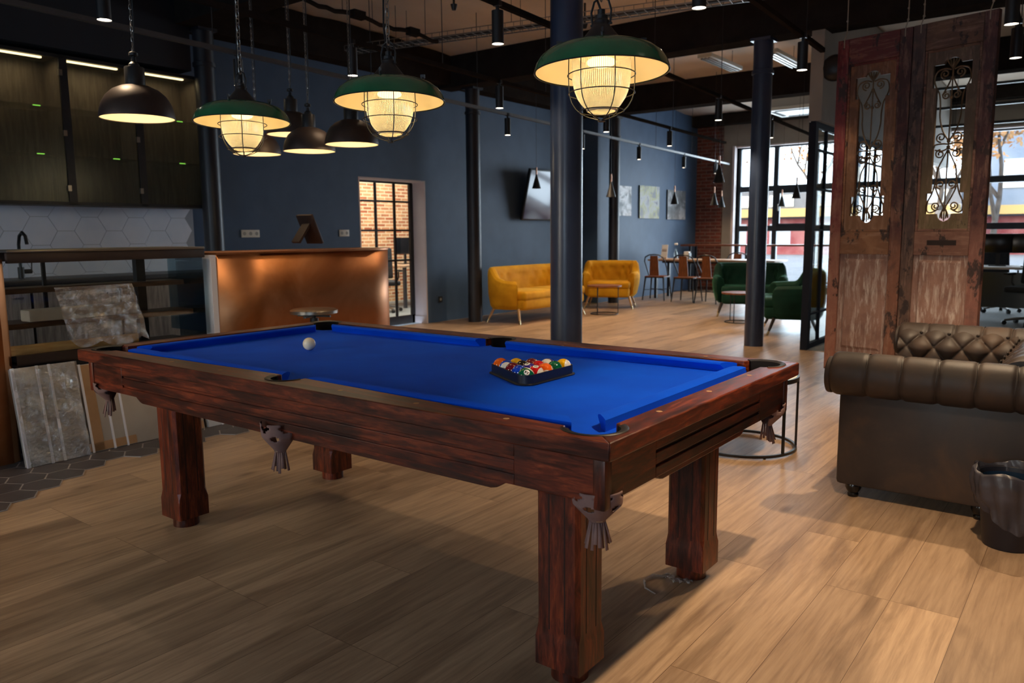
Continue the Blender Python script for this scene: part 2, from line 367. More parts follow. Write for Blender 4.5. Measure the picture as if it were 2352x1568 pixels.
def panelpaint(name, seed):
    m, nt, out = new_mat(name)
    tc = N(nt, 'ShaderNodeTexCoord'); ms = N(nt, 'ShaderNodeMapping'); ms.inputs['Scale'].default_value = (9, 9, 1.2); ms.inputs['Location'].default_value = (seed, 0, seed)
    nt.links.new(tc.outputs['Object'], ms.inputs['Vector'])
    st = noise(nt, ms.outputs[0], 4, 8, .7, .5); n = noise(nt, tc.outputs['Object'], 5, 5, .65, .3)
    c = ramp(nt, n, [(.3, lin((112, 82, 74))), (.6, lin((144, 110, 98)))])
    c = mix(nt, ramp(nt, st, [(.5, (0, 0, 0)), (.66, (.85,) * 3)]), c, lin((196, 182, 174)))
    bsdf(nt, out, col=c, rough=.65, normal=bump(nt, st, .3, .004)); return m
M['panel_a'] = panelpaint('flaking pale panel paint', 0)
M['panel_b'] = panelpaint('flaking dull panel paint', 3)
def ribbed():
    m, nt, out = new_mat('ribbed lamp glass')
    tc = N(nt, 'ShaderNodeTexCoord'); s = N(nt, 'ShaderNodeSeparateXYZ'); nt.links.new(tc.outputs['Object'], s.inputs[0])
    at = N(nt, 'ShaderNodeMath', operation='ARCTAN2'); nt.links.new(s.outputs['Y'], at.inputs[0]); nt.links.new(s.outputs['X'], at.inputs[1])
    ml = N(nt, 'ShaderNodeMath', operation='MULTIPLY'); nt.links.new(at.outputs[0], ml.inputs[0]); ml.inputs[1].default_value = 90
    sn = N(nt, 'ShaderNodeMath', operation='SINE'); nt.links.new(ml.outputs[0], sn.inputs[0])
    ab = N(nt, 'ShaderNodeMath', operation='MULTIPLY_ADD'); nt.links.new(sn.outputs[0], ab.inputs[0]); ab.inputs[1].default_value = .5; ab.inputs[2].default_value = .5
    col = mix(nt, ab.outputs[0], lin((190, 172, 120)), lin((240, 226, 190)))
    colt = mix(nt, ab.outputs[0], lin((92, 82, 58)), lin((136, 126, 98)))
    t = N(nt, 'ShaderNodeBsdfTransparent'); nt.links.new(col, t.inputs[0])
    tl = N(nt, 'ShaderNodeBsdfTranslucent'); nt.links.new(colt, tl.inputs[0])
    g = N(nt, 'ShaderNodeBsdfGlossy'); g.inputs['Roughness'].default_value = .15
    nb = bump(nt, ab.outputs[0], .8, .004); nt.links.new(nb, g.inputs['Normal'])
    a = N(nt, 'ShaderNodeMixShader'); a.inputs[0].default_value = .5; nt.links.new(t.outputs[0], a.inputs[1]); nt.links.new(tl.outputs[0], a.inputs[2])
    b = N(nt, 'ShaderNodeMixShader'); b.inputs[0].default_value = .1; nt.links.new(a.outputs[0], b.inputs[1]); nt.links.new(g.outputs[0], b.inputs[2])
    nt.links.new(b.outputs[0], out.inputs[0]); return m
M['ribbed'] = ribbed()
def meshglass():
    m, nt, out = new_mat('wired cabinet glass')
    t = N(nt, 'ShaderNodeBsdfTransparent'); t.inputs[0].default_value = (.74, .74, .70, 1)
    p = N(nt, 'ShaderNodeBsdfGlossy'); p.inputs['Roughness'].default_value = .3; p.inputs[0].default_value = (.5, .55, .52, 1)
    ck = N(nt, 'ShaderNodeTexChecker'); ck.inputs['Scale'].default_value = 140; nt.links.new(coords(nt), ck.inputs['Vector'])
    mm = N(nt, 'ShaderNodeMath', operation='MULTIPLY_ADD'); nt.links.new(ck.outputs['Fac'], mm.inputs[0]); mm.inputs[1].default_value = .1; mm.inputs[2].default_value = .05
    x = N(nt, 'ShaderNodeMixShader'); nt.links.new(mm.outputs[0], x.inputs[0]); nt.links.new(t.outputs[0], x.inputs[1]); nt.links.new(p.outputs[0], x.inputs[2])
    nt.links.new(x.outputs[0], out.inputs[0]); return m
M['meshglass'] = meshglass()

# ---------------------------------------------------------------- camera
F_PX = 1800.574
yaw, pit, rol = -6.50442816e-01, 1.36649032e-01, -8.40315796e-03
CAM = Vector((3.53360211, -1.53268830, 1.27976662))
fw = Vector((math.sin(yaw) * math.cos(pit), math.cos(yaw) * math.cos(pit), -math.sin(pit)))
r_ = Vector((math.cos(yaw), -math.sin(yaw), 0)); u_ = r_.cross(fw)
r2 = r_ * math.cos(rol) + u_ * math.sin(rol); u2 = u_ * math.cos(rol) - r_ * math.sin(rol)
cd = bpy.data.cameras.new('camera'); cam = bpy.data.objects.new('camera', cd); C.objects.link(cam)
mw = Matrix(((r2.x, u2.x, -fw.x, CAM.x), (r2.y, u2.y, -fw.y, CAM.y), (r2.z, u2.z, -fw.z, CAM.z), (0, 0, 0, 1)))
cam.matrix_world = mw
cd.sensor_width = 36; cd.lens = 36 * F_PX / 2352; cd.clip_start = .05; cd.clip_end = 300
cd.dof.use_dof = True; cd.dof.focus_distance = 2.75; cd.dof.aperture_fstop = 4.5
bpy.context.scene.camera = cam
vs = bpy.context.scene.view_settings
vs.view_transform = 'Standard'; vs.look = 'None'; vs.gamma = 1; vs.exposure = 0; vs.use_curve_mapping = False

def lamp(kind, name, parent, loc, energy, col, size=.03, rot=None, spot=None, blend=.4, sy=None):
    l = bpy.data.lights.new(name, kind); l.energy = energy; l.color = col
    if kind == 'AREA':
        l.size = size
        if sy: l.shape = 'RECTANGLE'; l.size_y = sy
    else: l.shadow_soft_size = size
    if spot: l.spot_size = R(spot); l.spot_blend = blend
    o = bpy.data.objects.new(name, l); C.objects.link(o); o.location = loc
    if rot: o.rotation_euler = rot
    if parent: o.parent = parent
    return o
WARM = (1, .73, .46)
M['wdark'] = pm('dark groove stain', lin((30, 12, 9)), None, rough=.7)
M['rimblack'] = pm('black rim rubber', lin((20, 20, 24)), None, rough=.45, spec=.35)
M['linerblack'] = pm('matt pocket lining', lin((14, 14, 18)), None, rough=.9, spec=.1)
M['part_frame'] = pm('matt navy steel frame', lin((34, 38, 48)), lin((38, 42, 52)), 8, rough=.8, spec=.15)
M['trackgrey'] = pm('grey track enamel', lin((72, 72, 74)), lin((80, 80, 82)), 8, rough=.35, spec=.5)
SPOT_K = 1.3
# ---------------------------------------------------------------- the setting
XW, XW2, YB, YF, XR = -4.3, -3.95, 15.2, -4.2, 7.0
struct('floor', B().box(1.3, 5.5, -.05, 11.4, 19.6, .1), M['floor'])
struct('floor_office', B().box(4.0, 11.15, .002, 6.1, 8.1, .006), M['office_fl'])
# hexagonal floor tiles by the bar
s = .1045; w = math.sqrt(3) * s
b = B(); g = B()
for j in range(-9, 26):
    for i in range(-22, 6):
        cy = -.036 + .157 * j; cx = -.722 + .181 * i + (.0905 if j % 2 else 0)
        lim = -.722 - .0905 / .157 * (cy + .036) + .02 if cy < .62 else (-.985 if j % 2 == 0 else -.985)
        if cx > lim or cx < -4.2 or cx > -.1: continue
        for bb, k, z0, z1 in ((b, .955, .0005, .006), (g, 1.0, .0005, .0045)):
            poly = [(cx + k * s * math.cos(R(90 + 60 * q)), cy + k * s * math.sin(R(90 + 60 * q))) for q in range(6)]
            bb.prism(poly, z0, z1)
fl = struct('floor_tiles', b, M['tile']); struct('grout', g, M['grout'], fl)
# left wall with doorway
b = B()
b.box(XW - .12, (YF + 5.5) / 2, 2.0, .24, 5.5 - YF, 4.0)
b.box(XW - .12, 6.126, 3.015, .24, 1.252, 1.97)
b.box(XW - .12, 8.826, 2.0, .24, 4.148, 4.0)
struct('wall_left', b, M['navy'])
struct('wall_left_recess', B().box(-4.25, 13.05, 2.0, .6, 4.3, 4.0), M['navy'])
b = B(); b.box(XW - .12, 6.742, 1.01, .245, .02, 2.02); b.box(XW - .12, 5.51, 1.01, .245, .02, 2.02); b.box(XW - .12, 6.126, 2.02, .245, 1.25, .02)
b.box(XW - .12, 6.735, .05, .25, .03, .1)
struct('trim_1', b, M['white_wall'])
# glazed steel door in the doorway
b = B()
for y in (6.021, 6.377): b.box(-4.55, y, 1.0, .03, .028, 2.0)
b.box(-4.55, 6.71, 1.0, .04, .075, 2.0); b.box(-4.55, 5.53, 1.0, .04, .06, 2.0)
for z in (1.739, 1.339, .917): b.box(-4.55, 6.12, z, .026, 1.2, .026)
b.box(-4.55, 6.12, .06, .04, 1.2, .12); b.box(-4.55, 6.12, 2.0, .04, 1.2, .03)
d = struct('door_1', b, M['black'])
struct('glass_pane', B().box(-4.55, 6.12, 1.05, .006, 1.16, 1.9), M['glass'], d)
# room behind the doorway
struct('wall_far_brick', B().box(-7.6, 7.5, 1.6, .2, 9, 3.4), M['brick_pale'])
struct('floor_back_room', B().box(-6.05, 7.5, -.05, 3.0, 9, .1), M['office_fl'])
struct('ceiling_back_room', B().box(-6.05, 7.5, 3.3, 3.2, 9, .1), M['grey_wall'])
struct('wall_back_room', B().box(-6.05, 11.9, 1.6, 3.2, .2, 3.4), M['grey_wall'])
struct('wall_back_room_near', B().box(-6.05, 3.1, 1.6, 3.2, .2, 3.4), M['grey_wall'])
# bulkhead above the cabinets
struct('wall_left_bulkhead', B().box(-4.1, (YF + 3.0) / 2, 3.46, .4, 3.0 - YF, 1.1), M['navy_dark'])
# hex splashback
b = B(); g = B(); g.box(-4.293, .9, 1.24, .012, 4.5, .66)
s2 = .15
for i in range(-7, 16):
    for j in range(-1, 5):
        cy = .05 + 1.5 * s2 * i; cz = .95 + math.sqrt(3) * s2 * (j + (.5 if i % 2 else 0))
        poly = [(cy + .985 * s2 * math.cos(R(60 * q)), cz + .985 * s2 * math.sin(R(60 * q))) for q in range(6)]
        z0, z1 = .91, 1.57
        if cz + s2 < z0 or cz - s2 > z1 or cy > 3.1 or cy < -1.2: continue
        poly = [(u, min(max(v, z0), z1)) for u, v in poly]
        q = []
        for pt in poly:
            if not q or (abs(pt[0] - q[-1][0]) + abs(pt[1] - q[-1][1])) > 1e-5: q.append(pt)
        ar = abs(sum(q[k][0] * q[(k + 1) % len(q)][1] - q[(k + 1) % len(q)][0] * q[k][1] for k in range(len(q))))
        if len(q) < 3 or ar < 1e-4: continue
        b.prism(q, -4.288, -4.28, lambda u, v, w_: (w_, u, v))
t = struct('wall_left_tiles', b, M['htile']); struct('grout', g, M['hgrout'], t)

# far end: brick pier, header, windows
struct('wall_back_brick', B().box(-3.66, YB + .1, 1.98, .62, .3, 4.0), M['brick_red'])
b = B(); b.box(-3.2, YB + .12, 1.98, .3, .26, 4.0); b.box(1.95, YB + .15, 3.56, 10.1, .3, .92); b.box(4.8, YB + .15, 1.6, 4.4, .3, 3.2)
struct('wall_back', b, M['grey_wall'])
struct('trim_2', B().box(-3.075, YB + .02, 1.55, .05, .3, 3.1).box(-.25, YB, 3.08, 5.6, .12, .03), M['white_wall'])
def window(name, x0, x1, mull, sash=None):
    b = B(); y = YB + .12
    fr = .07
    b.box((x0 + x1) / 2, y, 3.065, x1 - x0, .09, fr); b.box((x0 + x1) / 2, y, .06, x1 - x0, .09, .12)
    for x in (x0 + .035, x1 - .035): b.box(x, y, 1.55, fr, .09, 3.1)
    for x in mull: b.box(x, y, 1.55, .1, .09, 3.1)
    for z in (2.185, 1.345): b.box((x0 + x1) / 2, y, z, x1 - x0, .085, .12)
    if sash:
        a, c = sash
        for x in (a + .03, c - .03): b.box(x, y - .03, 1.76, .05, .07, .72)
        for z in (1.42, 2.1): b.box((a + c) / 2, y - .03, z, c - a, .07, .05)
    o = struct(name, b, M['win_frame'], bevel=.004)
    struct('glass_pane', B().box((x0 + x1) / 2, y + .01, 1.55, x1 - x0 - .05, .006, 3.0), M['winglass'], o)
    if sash: struct('handle', B().box(sash[0] + .03, y - .08, 1.78, .02, .03, .14).box(sash[0] + .03, y - .075, 1.74, .03, .02, .05), M['white_pl'], o)
    return o
window('window_1', -3.05, -.55, (-2.22, -1.4), (-2.17, -1.45))
window('window_2', -.55, 2.6, (.5, 1.55))
# ceiling: shallow vaults between the beams
b = B()
edges = [-4.3, -1.2, 3.0, 7.2, 10.9, 15.35]
for y0, y1 in zip(edges, edges[1:]):
    n = 5
    def f(u, v, y0=y0, y1=y1):
        y = y0 + (y1 - y0) * v; q = (v * n) % 1 if v < 1 else 0
        return (XW - .2 + (XR - XW + .4) * u, y, 3.76 + .07 * math.sin(PI * v) + .018 * math.sin(PI * q))
    b.grid(f, 2, n * 6 + 1)
struct('ceiling', b, M['ceil'], ang=20, solid=.05)
for k, y in enumerate(edges[1:-1]):
    b = B(); b.box((XW + XR) / 2, y, 3.56, XR - XW, .28, .42); b.box((XW + XR) / 2, y, 3.345, XR - XW, .30, .03)
    struct('trim_%d' % (k + 3), b, M['beam'])
struct('trim_7', B().box(1.3, 14.95, 3.65, 11, .25, .22), M['beam'])
struct('trim_8', B().box(-4.18, 5, 3.62, .26, 12, .5), M['beam'])
# bulkhead over the glazed partition
struct('wall_bulkhead', B().box(.965, 11.15, 3.09, .13, 8.1, 1.34), M['grey_wall'])
# side and rear of the room (behind the camera), with a window and an added fill window
struct('wall_right', B().box(XR + .1, 5.5, 2.0, .2, 19.6, 4.0), M['grey_wall'])
b = B()
b.box(-3.35, YF - .1, 2, 1.9, .2, 4.0); b.box(.85, YF - .1, 2, 2.9, .2, 4.0); b.box(5.5, YF - .1, 2, 3.0, .2, 4.0)
for x in (-1.5, 3.15): b.box(x, YF - .1, .5, 1.8 if x < 0 else 1.7, .2, 1.0); b.box(x, YF - .1, 3.2, 1.8 if x < 0 else 1.7, .2, 1.6)
struct('wall_front', b, M['grey_wall'])
b = B()
for x in (-2.37, -1.5, -.63): b.box(x, YF - .1, 1.7, .07, .09, 1.4)
for z in (1.03, 2.37): b.box(-1.5, YF - .1, z, 1.8, .09, .07)
w_ = struct('fill_window', b, M['win_frame']); struct('glass_pane', B().box(-1.5, YF - .1, 1.7, 1.75, .006, 1.35), M['winglass'], w_)  # unseen window, added here to light the tiled wall and table rails

b = B()
for x in (2.34, 3.15, 3.96): b.box(x, YF - .1, 1.7, .07, .09, 1.4)
for z in (1.03, 2.37): b.box(3.15, YF - .1, z, 1.7, .09, .07)
w_ = struct('window_4', b, M['win_frame']); struct('glass_pane', B().box(3.15, YF - .1, 1.7, 1.65, .006, 1.35), M['winglass'], w_)

# columns
def column(x, y, r, mat, label):
    t = thing('column', label, 'column', (x, y, 0))
    b = B(); b.cyl((0, 0, 0), (0, 0, 3.33), r, r * .97, 40)
    b.obj('shaft', mat, t)
    b = B(); b.lathe([(r * 1.0, 2.96), (r * 1.1, 2.965), (r * 1.1, 3.0), (r * .98, 3.005)], seg=40); b.box(0, 0, 3.32, r * 2.1, r * 2.1, .03)
    b.obj('capital', mat, t)
column(.54, 3.03, .1115, M['column'], 'thick navy round column standing directly behind the pool table')
column(.38, 7.14, .105, M['column'], 'navy round column between the two green armchairs')
column(-3.86, 7.3, .105, M['column_dk'], 'dark round column at the wall between doorway and yellow sofa')
column(-3.72, 11.1, .1, M['column_dk'], 'dark round column behind the yellow armchair')
column(-3.88, 3.13, .1, M['column_dk'], 'dark round column at the end of the wall cabinets')

# ceiling tracks and spotlights
TR = {'a': ((1.74, 0.9), (1.57, 5.2)), 'b': ((.45, .9), (-.196, 10.851)), 'c': ((-.95, -.2), (-1.6, 11.0)), 'd': ((-1.9, -.2), (-3.13, 14.95)), 'e': ((3.14, .2), (2.85, 6.1))}
TL = dict(a='short black lighting track ending in front of the hanging doors', b='black lighting track passing behind the thick navy column',
          c='black lighting track above the copper bar', d='pale lighting track running along the picture wall', e='black lighting track above the leather sofa')
for k, ((x0, y0), (x1, y1)) in TR.items():
    b = B(); L = math.hypot(x1 - x0, y1 - y0); an = math.atan2(y1 - y0, x1 - x0)
    b.box((x0 + x1) / 2, (y0 + y1) / 2, 2.715, L, .036, .034, rz=an)
    t = thing('lighting_track', TL[k], 'lighting track', ((x0 + x1) / 2, (y0 + y1) / 2, 2.7), 0, 'black lighting tracks')
    o = b.obj('rail', M['beam'] if k != 'd' else M['trackgrey'], t); o.location = (-t.location.x, -t.location.y, -2.7)
    b = B(); n = max(2, int(L / 1.8))
    for i in range(n + 1):
        f = (i + .3) / (n + .6); x, y = x0 + (x1 - x0) * f, y0 + (y1 - y0) * f
        b.cyl((x, y, 2.73), (x, y, 3.75), .0035, seg=6)
    b.obj('suspension_wires', M['black'], t)
    for q in t.children:
        if q.name.startswith('suspension_wire'): q.location = (-t.location.x, -t.location.y, -2.7)
t0 = thing('track_spotlight', 'x', 'spotlight', (0, 0, 0))
b = B(); b.cyl((0, 0, -.235), (0, 0, -.035), .0375, seg=28, cap=False); b.cyl((0, 0, -.034), (0, 0, -.0355), .0375, seg=28); b.cyl((0, 0, -.215), (0, 0, -.2149), .035, seg=28)
b.obj('housing', M['black'], t0)
B().cyl((0, 0, -.036), (0, 0, .02), .012, seg=10).box(0, 0, .01, .05, .03, .03).obj('adapter', M['black'], t0)
B().lathe([(0, -.231), (.036, -.231), (.036, -.229), (0, -.229)], seg=28).obj('lens', M['spotface'], t0)
SPOTS = [
 (1.68, 2.58, 'spotlight at the top of the frame right of the big green pendant', 26),
 (1.6, 4.6, 'spotlight at the end of its track beside the red hanging door', 10),
 (.35, 2.53, 'largest spotlight left of the thick navy column', 22),
 (.07, 6.71, 'spotlight left of the navy column between green armchairs', 60),
 (-.05, 8.68, 'spotlight half hidden behind the navy column between green armchairs', 60),
 (-1.11, 2.62, 'spotlight above the group of bronze dome pendants', 8),
 (-1.22, 4.55, 'middle spotlight left of the thick navy column, above the dark column', 40),
 (-1.35, 6.77, 'spotlight just under the cage of the big green pendant', 60),
 (-1.46, 8.68, 'spotlight right of the big green pendant cage', 60),
 (-2.1, 2.31, 'spotlight hidden behind the chain of the leftmost green pendant', 6),
 (-2.42, 6.24, 'lowest spotlight left of the thick navy column, near the television', 60),
 (-2.58, 8.19, 'spotlight peeking out right behind the thick navy column', 80),
 (-2.74, 10.19, 'spotlight on the pale track above the three canvas pictures', 70),
 (-2.91, 12.25, 'spotlight on the pale track next to the brick pier', 60),
 (-3.05, 14.05, 'last spotlight at the far end of the pale track', 40),
 (-.99, .72, 'spotlight at the top left above the single bronze dome', 18),
 (2.97, 4.05, 'upper lit spotlight at the top right corner', 25),
 (2.9, 5.14, 'lower lit spotlight right of the hanging doors', 25),
 (3.1, .93, 'spotlight above the right end of the pool table', 165),
 (3.0, 3.2, 'spotlight above the leather sofa', 150),
]
for i, (x, y, lab, e) in enumerate(SPOTS):
    o = t0 if i == 0 else dup(t0, (x, y, 2.7), 0, lab)
    o.location = (x, y, 2.7); o['label'] = lab; o['group'] = 'cylindrical track spotlights'
for o, e in [(q, sp[3]) for sp in SPOTS for q in bpy.data.objects if q.get('label') == sp[2]]:
    cone = 82 if 'above the right end' in o['label'] else 112
    lamp('SPOT', 'spot_beam', o, (0, 0, -.24), e * SPOT_K, WARM, .03, None, cone, .5)

# suspended cone pendants of the lounge
c0 = thing('cone_pendant', 'x', 'pendant lamp')
B().lathe([(.014, .22), (.016, .20), (.072, .0), (.070, .0), (.012, .19)], seg=28).obj('shade', M['black'], c0)
B().cyl((0, 0, .20), (0, 0, .33), .013, seg=14).obj('neck', M['cop_neck'], c0)
B().cyl((0, 0, .33), (0, 0, 1.75), .0025, seg=6).obj('cord', M['black'], c0)
B().sphere((0, 0, .05), .022, 12, 8).obj('bulb', M['white_pl'], c0)
CP = [(-3.85, 8.85, 1.99, 'cone pendant hanging in front of the television'), (-2.38, 8.67, 1.80, 'cone pendant in front of the dark column behind the yellow armchair'),
      (-2.92, 11.91, 1.79, 'cone pendant in front of the picture nearest the brick pier'), (-.49, 8.11, 1.90, 'largest cone pendant, in front of the brick pier'),
      (-2.34, 12.35, 1.77, 'left one of the pair of cone pendants below the largest cone'), (-2.87, 13.98, 1.78, 'right one of the pair of cone pendants below the largest cone'),
      (-.535, 11.345, 1.80, 'larger cone pendant in front of the window'), (-1.75, 14.3, 1.77, 'smaller cone pendant in front of the window')]
for i, (x, y, z, lab) in enumerate(CP):
    o = c0 if i == 0 else dup(c0, (x, y, z), 0, lab)
    o.location = (x, y, z); o['label'] = lab; o['group'] = 'black cone pendants with copper necks'

# ceiling services
def tray(name, p0, p1, wd, lab, cat):
    p0, p1 = Vector(p0), Vector(p1); d = (p1 - p0); L = d.length; an = math.atan2(d.y, d.x)
    t = thing(name, lab, cat, p0, an)
    b = B()
    for sgn in (-1, 1):
        b.box(L / 2, sgn * wd / 2, 0, L, .006, .012); b.box(L / 2, sgn * wd / 2, .05, L, .006, .008)
    b.box(L / 2, 0, 0, L, .006, .006)
    n = int(L / .1)
    for i in range(n + 1):
        x = L * i / n; b.box(x, 0, -.003, .006, wd, .006)
        for sgn in (-1, 1): b.box(x, sgn * wd / 2, .025, .005, .005, .05)
    b.obj('wire_mesh', M['steel'], t)
    b = B()
    for k in range(4): b.tube([(L * q / 10, (k - 1.5) * wd / 5 + .006 * math.sin(q * 2 + k), .012 + .004 * (k % 2)) for q in range(11)], .008, 6)
    b.obj('cables', M['black'], t)
    b = B()
    for k in range(4): b.cyl((L * (k + .5) / 4, -wd / 2, .05), (L * (k + .5) / 4, -wd / 2, 3.85 - p0.z), .003, seg=6).cyl((L * (k + .5) / 4, wd / 2, .05), (L * (k + .5) / 4, wd / 2, 3.85 - p0.z), .003, seg=6)
    b.obj('hanger_rods', M['black'], t)
tray('cable_tray', (-3.8, 5.0, 3.42), (1.9, 6.1, 3.42), .22, 'wire mesh cable tray crossing under the ceiling above the big green pendant', 'cable tray')
t = thing('sagging_conduit', 'black sagging cable conduit with joints under the ceiling above the middle green pendant', 'conduit', (0, 0, 0))
b = B(); pts = []
for i in range(25):
    f = i / 24; pts.append((-2.1 - .13 * f, 2.5 + 2.3 * f, 3.24 + .05 * abs(math.sin(PI * f * 3)) + (.03 if i % 8 == 0 else 0)))
b.tube(pts, .02, 10)
b.obj('hose', M['beam'], t)
b = B()
for k in (4, 12, 20): b.box(*pts[k], .07, .14, .07)
b.obj('joints', M['beam'], t)
b = B()
for k in (2, 10, 14, 22): b.cyl(pts[k], (pts[k][0], pts[k][1], 3.9), .003, seg=6)
b.obj('hanger_rods', M['black'], t)
f0 = thing('strip_luminaire', 'x', 'ceiling light')
B().box(0, 0, .03, .2, 1.1, .05, bev=.006).obj('housing', M['white_pl'], f0)
b = B()
for k in (-1, 0, 1): b.box(k * .05, 0, -.003, .025, 1.04, .02)
b.obj('louvre', M['steel'], f0)
b = B()
for k in (-1, 1): b.cyl((0, k * .4, .05), (0, k * .4, .45), .003, seg=6)
b.obj('hanger_rods', M['black'], f0)
for i, (x, y, z, lab) in enumerate([(-.92, 9.1, 3.55, 'grey strip light under the vault left of the navy column'), (-.16, 9.4, 3.55, 'grey strip light under the vault right of the navy column'), (-.3, 12.6, 3.5, 'far grey strip light beside the ceiling air conditioner')]):
    o = f0 if i == 0 else dup(f0, (x, y, z), 0, lab)
    o.location = (x, y, z); o['label'] = lab; o['group'] = 'suspended strip lights'
t = thing('ceiling_air_conditioner', 'pale cassette air conditioner hanging under the far vault', 'air conditioner', (-1.1, 13.1, 3.42))
B().box(0, 0, 0, .95, .95, .06, bev=.015).obj('panel', M['white_pl'], t)
B().box(0, 0, .16, .8, .8, .26).obj('casing', M['steel'], t)
b = B()
for k in (-1, 1): b.box(k * .36, 0, -.032, .07, .6, .01).box(0, k * .36, -.032, .6, .07, .01)
b.obj('vents', M['dkgrey'], t)
b = B()
for sx in (-.4, .4):
    for sy in (-.4, .4): b.cyl((sx, sy, .28), (sx, sy, .5), .006, seg=6)
b.obj('hanger_rods', M['black'], t)
t = thing('wall_loudspeaker', 'black oval loudspeaker behind the top left of the hanging doors', 'loudspeaker', (1.13, 7.15, 2.94))
B().sphere((0, 0, 0), .135, 24, 14, (1, .6, 1)).obj('cabinet', M['black'], t)
B().box(0, .06, 0, .05, .12, .05).obj('bracket', M['black'], t)
# sprinklers / sensors
s0 = thing('ceiling_sensor', 'x', 'sensor')
B().lathe([(0, -.03), (.02, -.025), (.035, .03), (.012, .035), (.012, .35), (0, .35)], seg=14).obj('head', M['black'], s0)
for i, (x, y, lab) in enumerate([(-1.95, 4.75, 'small black ceiling sensor above the middle green pendant'), (-1.3, 6.2, 'small black ceiling sensor left of the largest track spotlight')]):
    o = s0 if i == 0 else dup(s0, (x, y, 3.6), 0, lab)
    o.location = (x, y, 3.55); o['label'] = lab; o['group'] = 'ceiling sensors'

# glazed steel partition
t = thing('glazed_partition', 'black steel framed glass partition beside the hanging doors', 'partition', (.95, 7.1, 0))
b = B()
b.box(0, .03, 1.2, .075, .09, 2.41); b.box(0, 1.9, .03, .05, 3.8, .06); b.box(0, 1.9, 2.39, .05, 3.8, .06)
for k in range(1, 9): b.box(0, .03 + .45 * k, 1.2, .035, .022, 2.36)
for z in (.38, 1.29, 1.727, 2.139): b.box(0, 1.9, z, .03, 3.75, .022)
b.obj('frame', M['part_frame'], t)
B().box(0, 1.9, 1.2, .006, 3.7, 2.3).obj('glass', M['glass'], t)
# ---------------------------------------------------------------- pool table
L, W, H = 2.648, 1.384, .80
T = thing('pool_table', 'dark stained wooden pool table with bright blue cloth in the middle of the room', 'pool table', (L / 2, W / 2, 0))
HL, HW = L / 2, W / 2
RW = .128            # timber rail width
BED = .766
PC = [(sx * (HL - .115), sy * (HW - .115)) for sx in (-1, 1) for sy in (-1, 1)]      # corner pocket centres
PS = [(0, sy * (HW - .092)) for sy in (-1, 1)]
# bed with pocket notches
def bed_outline():
    pts = []; ex, ey = HL - .1, HW - .1; r = .066
    def arc(cx, cy, a0, a1, rr):
        n = 14
        return [(cx + rr * math.cos(R(a0 + (a1 - a0) * i / n)), cy + rr * math.sin(R(a0 + (a1 - a0) * i / n))) for i in range(n + 1)]
    o = HL - .115, HW - .115
    # counter clockwise from the bottom edge
    pts += [(-o[0] + r * 1.1, -ey)] + [(-.06, -ey)] + arc(0, -HW + .078, 165, 15, .058) + [(.06, -ey), (o[0] - r * 1.1, -ey)]
    pts += arc(o[0] + .012, -o[1] - .012, 195, 75, r)
    pts += [(ex, -o[1] + r * 1.1), (ex, o[1] - r * 1.1)] + arc(o[0] + .012, o[1] + .012, 285, 165, r)
    pts += [(o[0] - r * 1.1, ey), (.06, ey)] + arc(0, HW - .078, -15, -165, .058) + [(-.06, ey), (-o[0] + r * 1.1, ey)]
    pts += arc(-o[0] - .012, o[1] + .012, 15, -105, r) + [(-ex, o[1] - r * 1.1), (-ex, -o[1] + r * 1.1)] + arc(-o[0] - .012, -o[1] - .012, 105, -15, r)
    return pts
b = B(); b.prism(bed_outline(), BED - .03, BED)
b.obj('playing_surface', M['cloth'], T, label='bright blue cloth bed', ang=30)
# cushions: profile across, nose at .036 above the bed
def cushion(p0, p1, inward, c0, c1):
    """p0->p1 along the inner rail edge; inward = unit vector; c0,c1 = how far each end is cut back at the nose"""
    p0, p1, n = Vector((*p0, 0)), Vector((*p1, 0)), Vector((*inward, 0)); d = (p1 - p0).normalized(); L_ = (p1 - p0).length
    prof = [(0, .797), (.012, .801), (.035, .803), (.048, .799), (.050, .794), (.047, .789), (.03, .77), (.028, .764), (0, .764)]
    b = B(); secs = []
    for t_, cut in ((0, c0), (1, c1)):
        ring = []
        for q, z in prof:
            s_ = (cut * q / .05) * (1 if t_ == 0 else -1)
            p = p0 + d * (L_ * t_ + s_) + n * q; ring.append(b.bm.verts.new((p.x, p.y, z)))
        secs.append(ring)
    b._skin(secs[0], secs[1]); b.bm.faces.new(secs[0][::-1]); b.bm.faces.new(secs[1])
    b.obj('cushion', M['cloth'], T, ang=25)
ix, iy = HL - RW, HW - RW
for sy in (-1, 1):
    cushion((-ix + .06, sy * iy), (-.066, sy * iy), (0, -sy), .045, .02)
    cushion((.066, sy * iy), (ix - .06, sy * iy), (0, -sy), .02, .045)
for sx in (-1, 1):
    cushion((sx * ix, -iy + .07), (sx * ix, iy - .07), (-sx, 0), .045, .045)
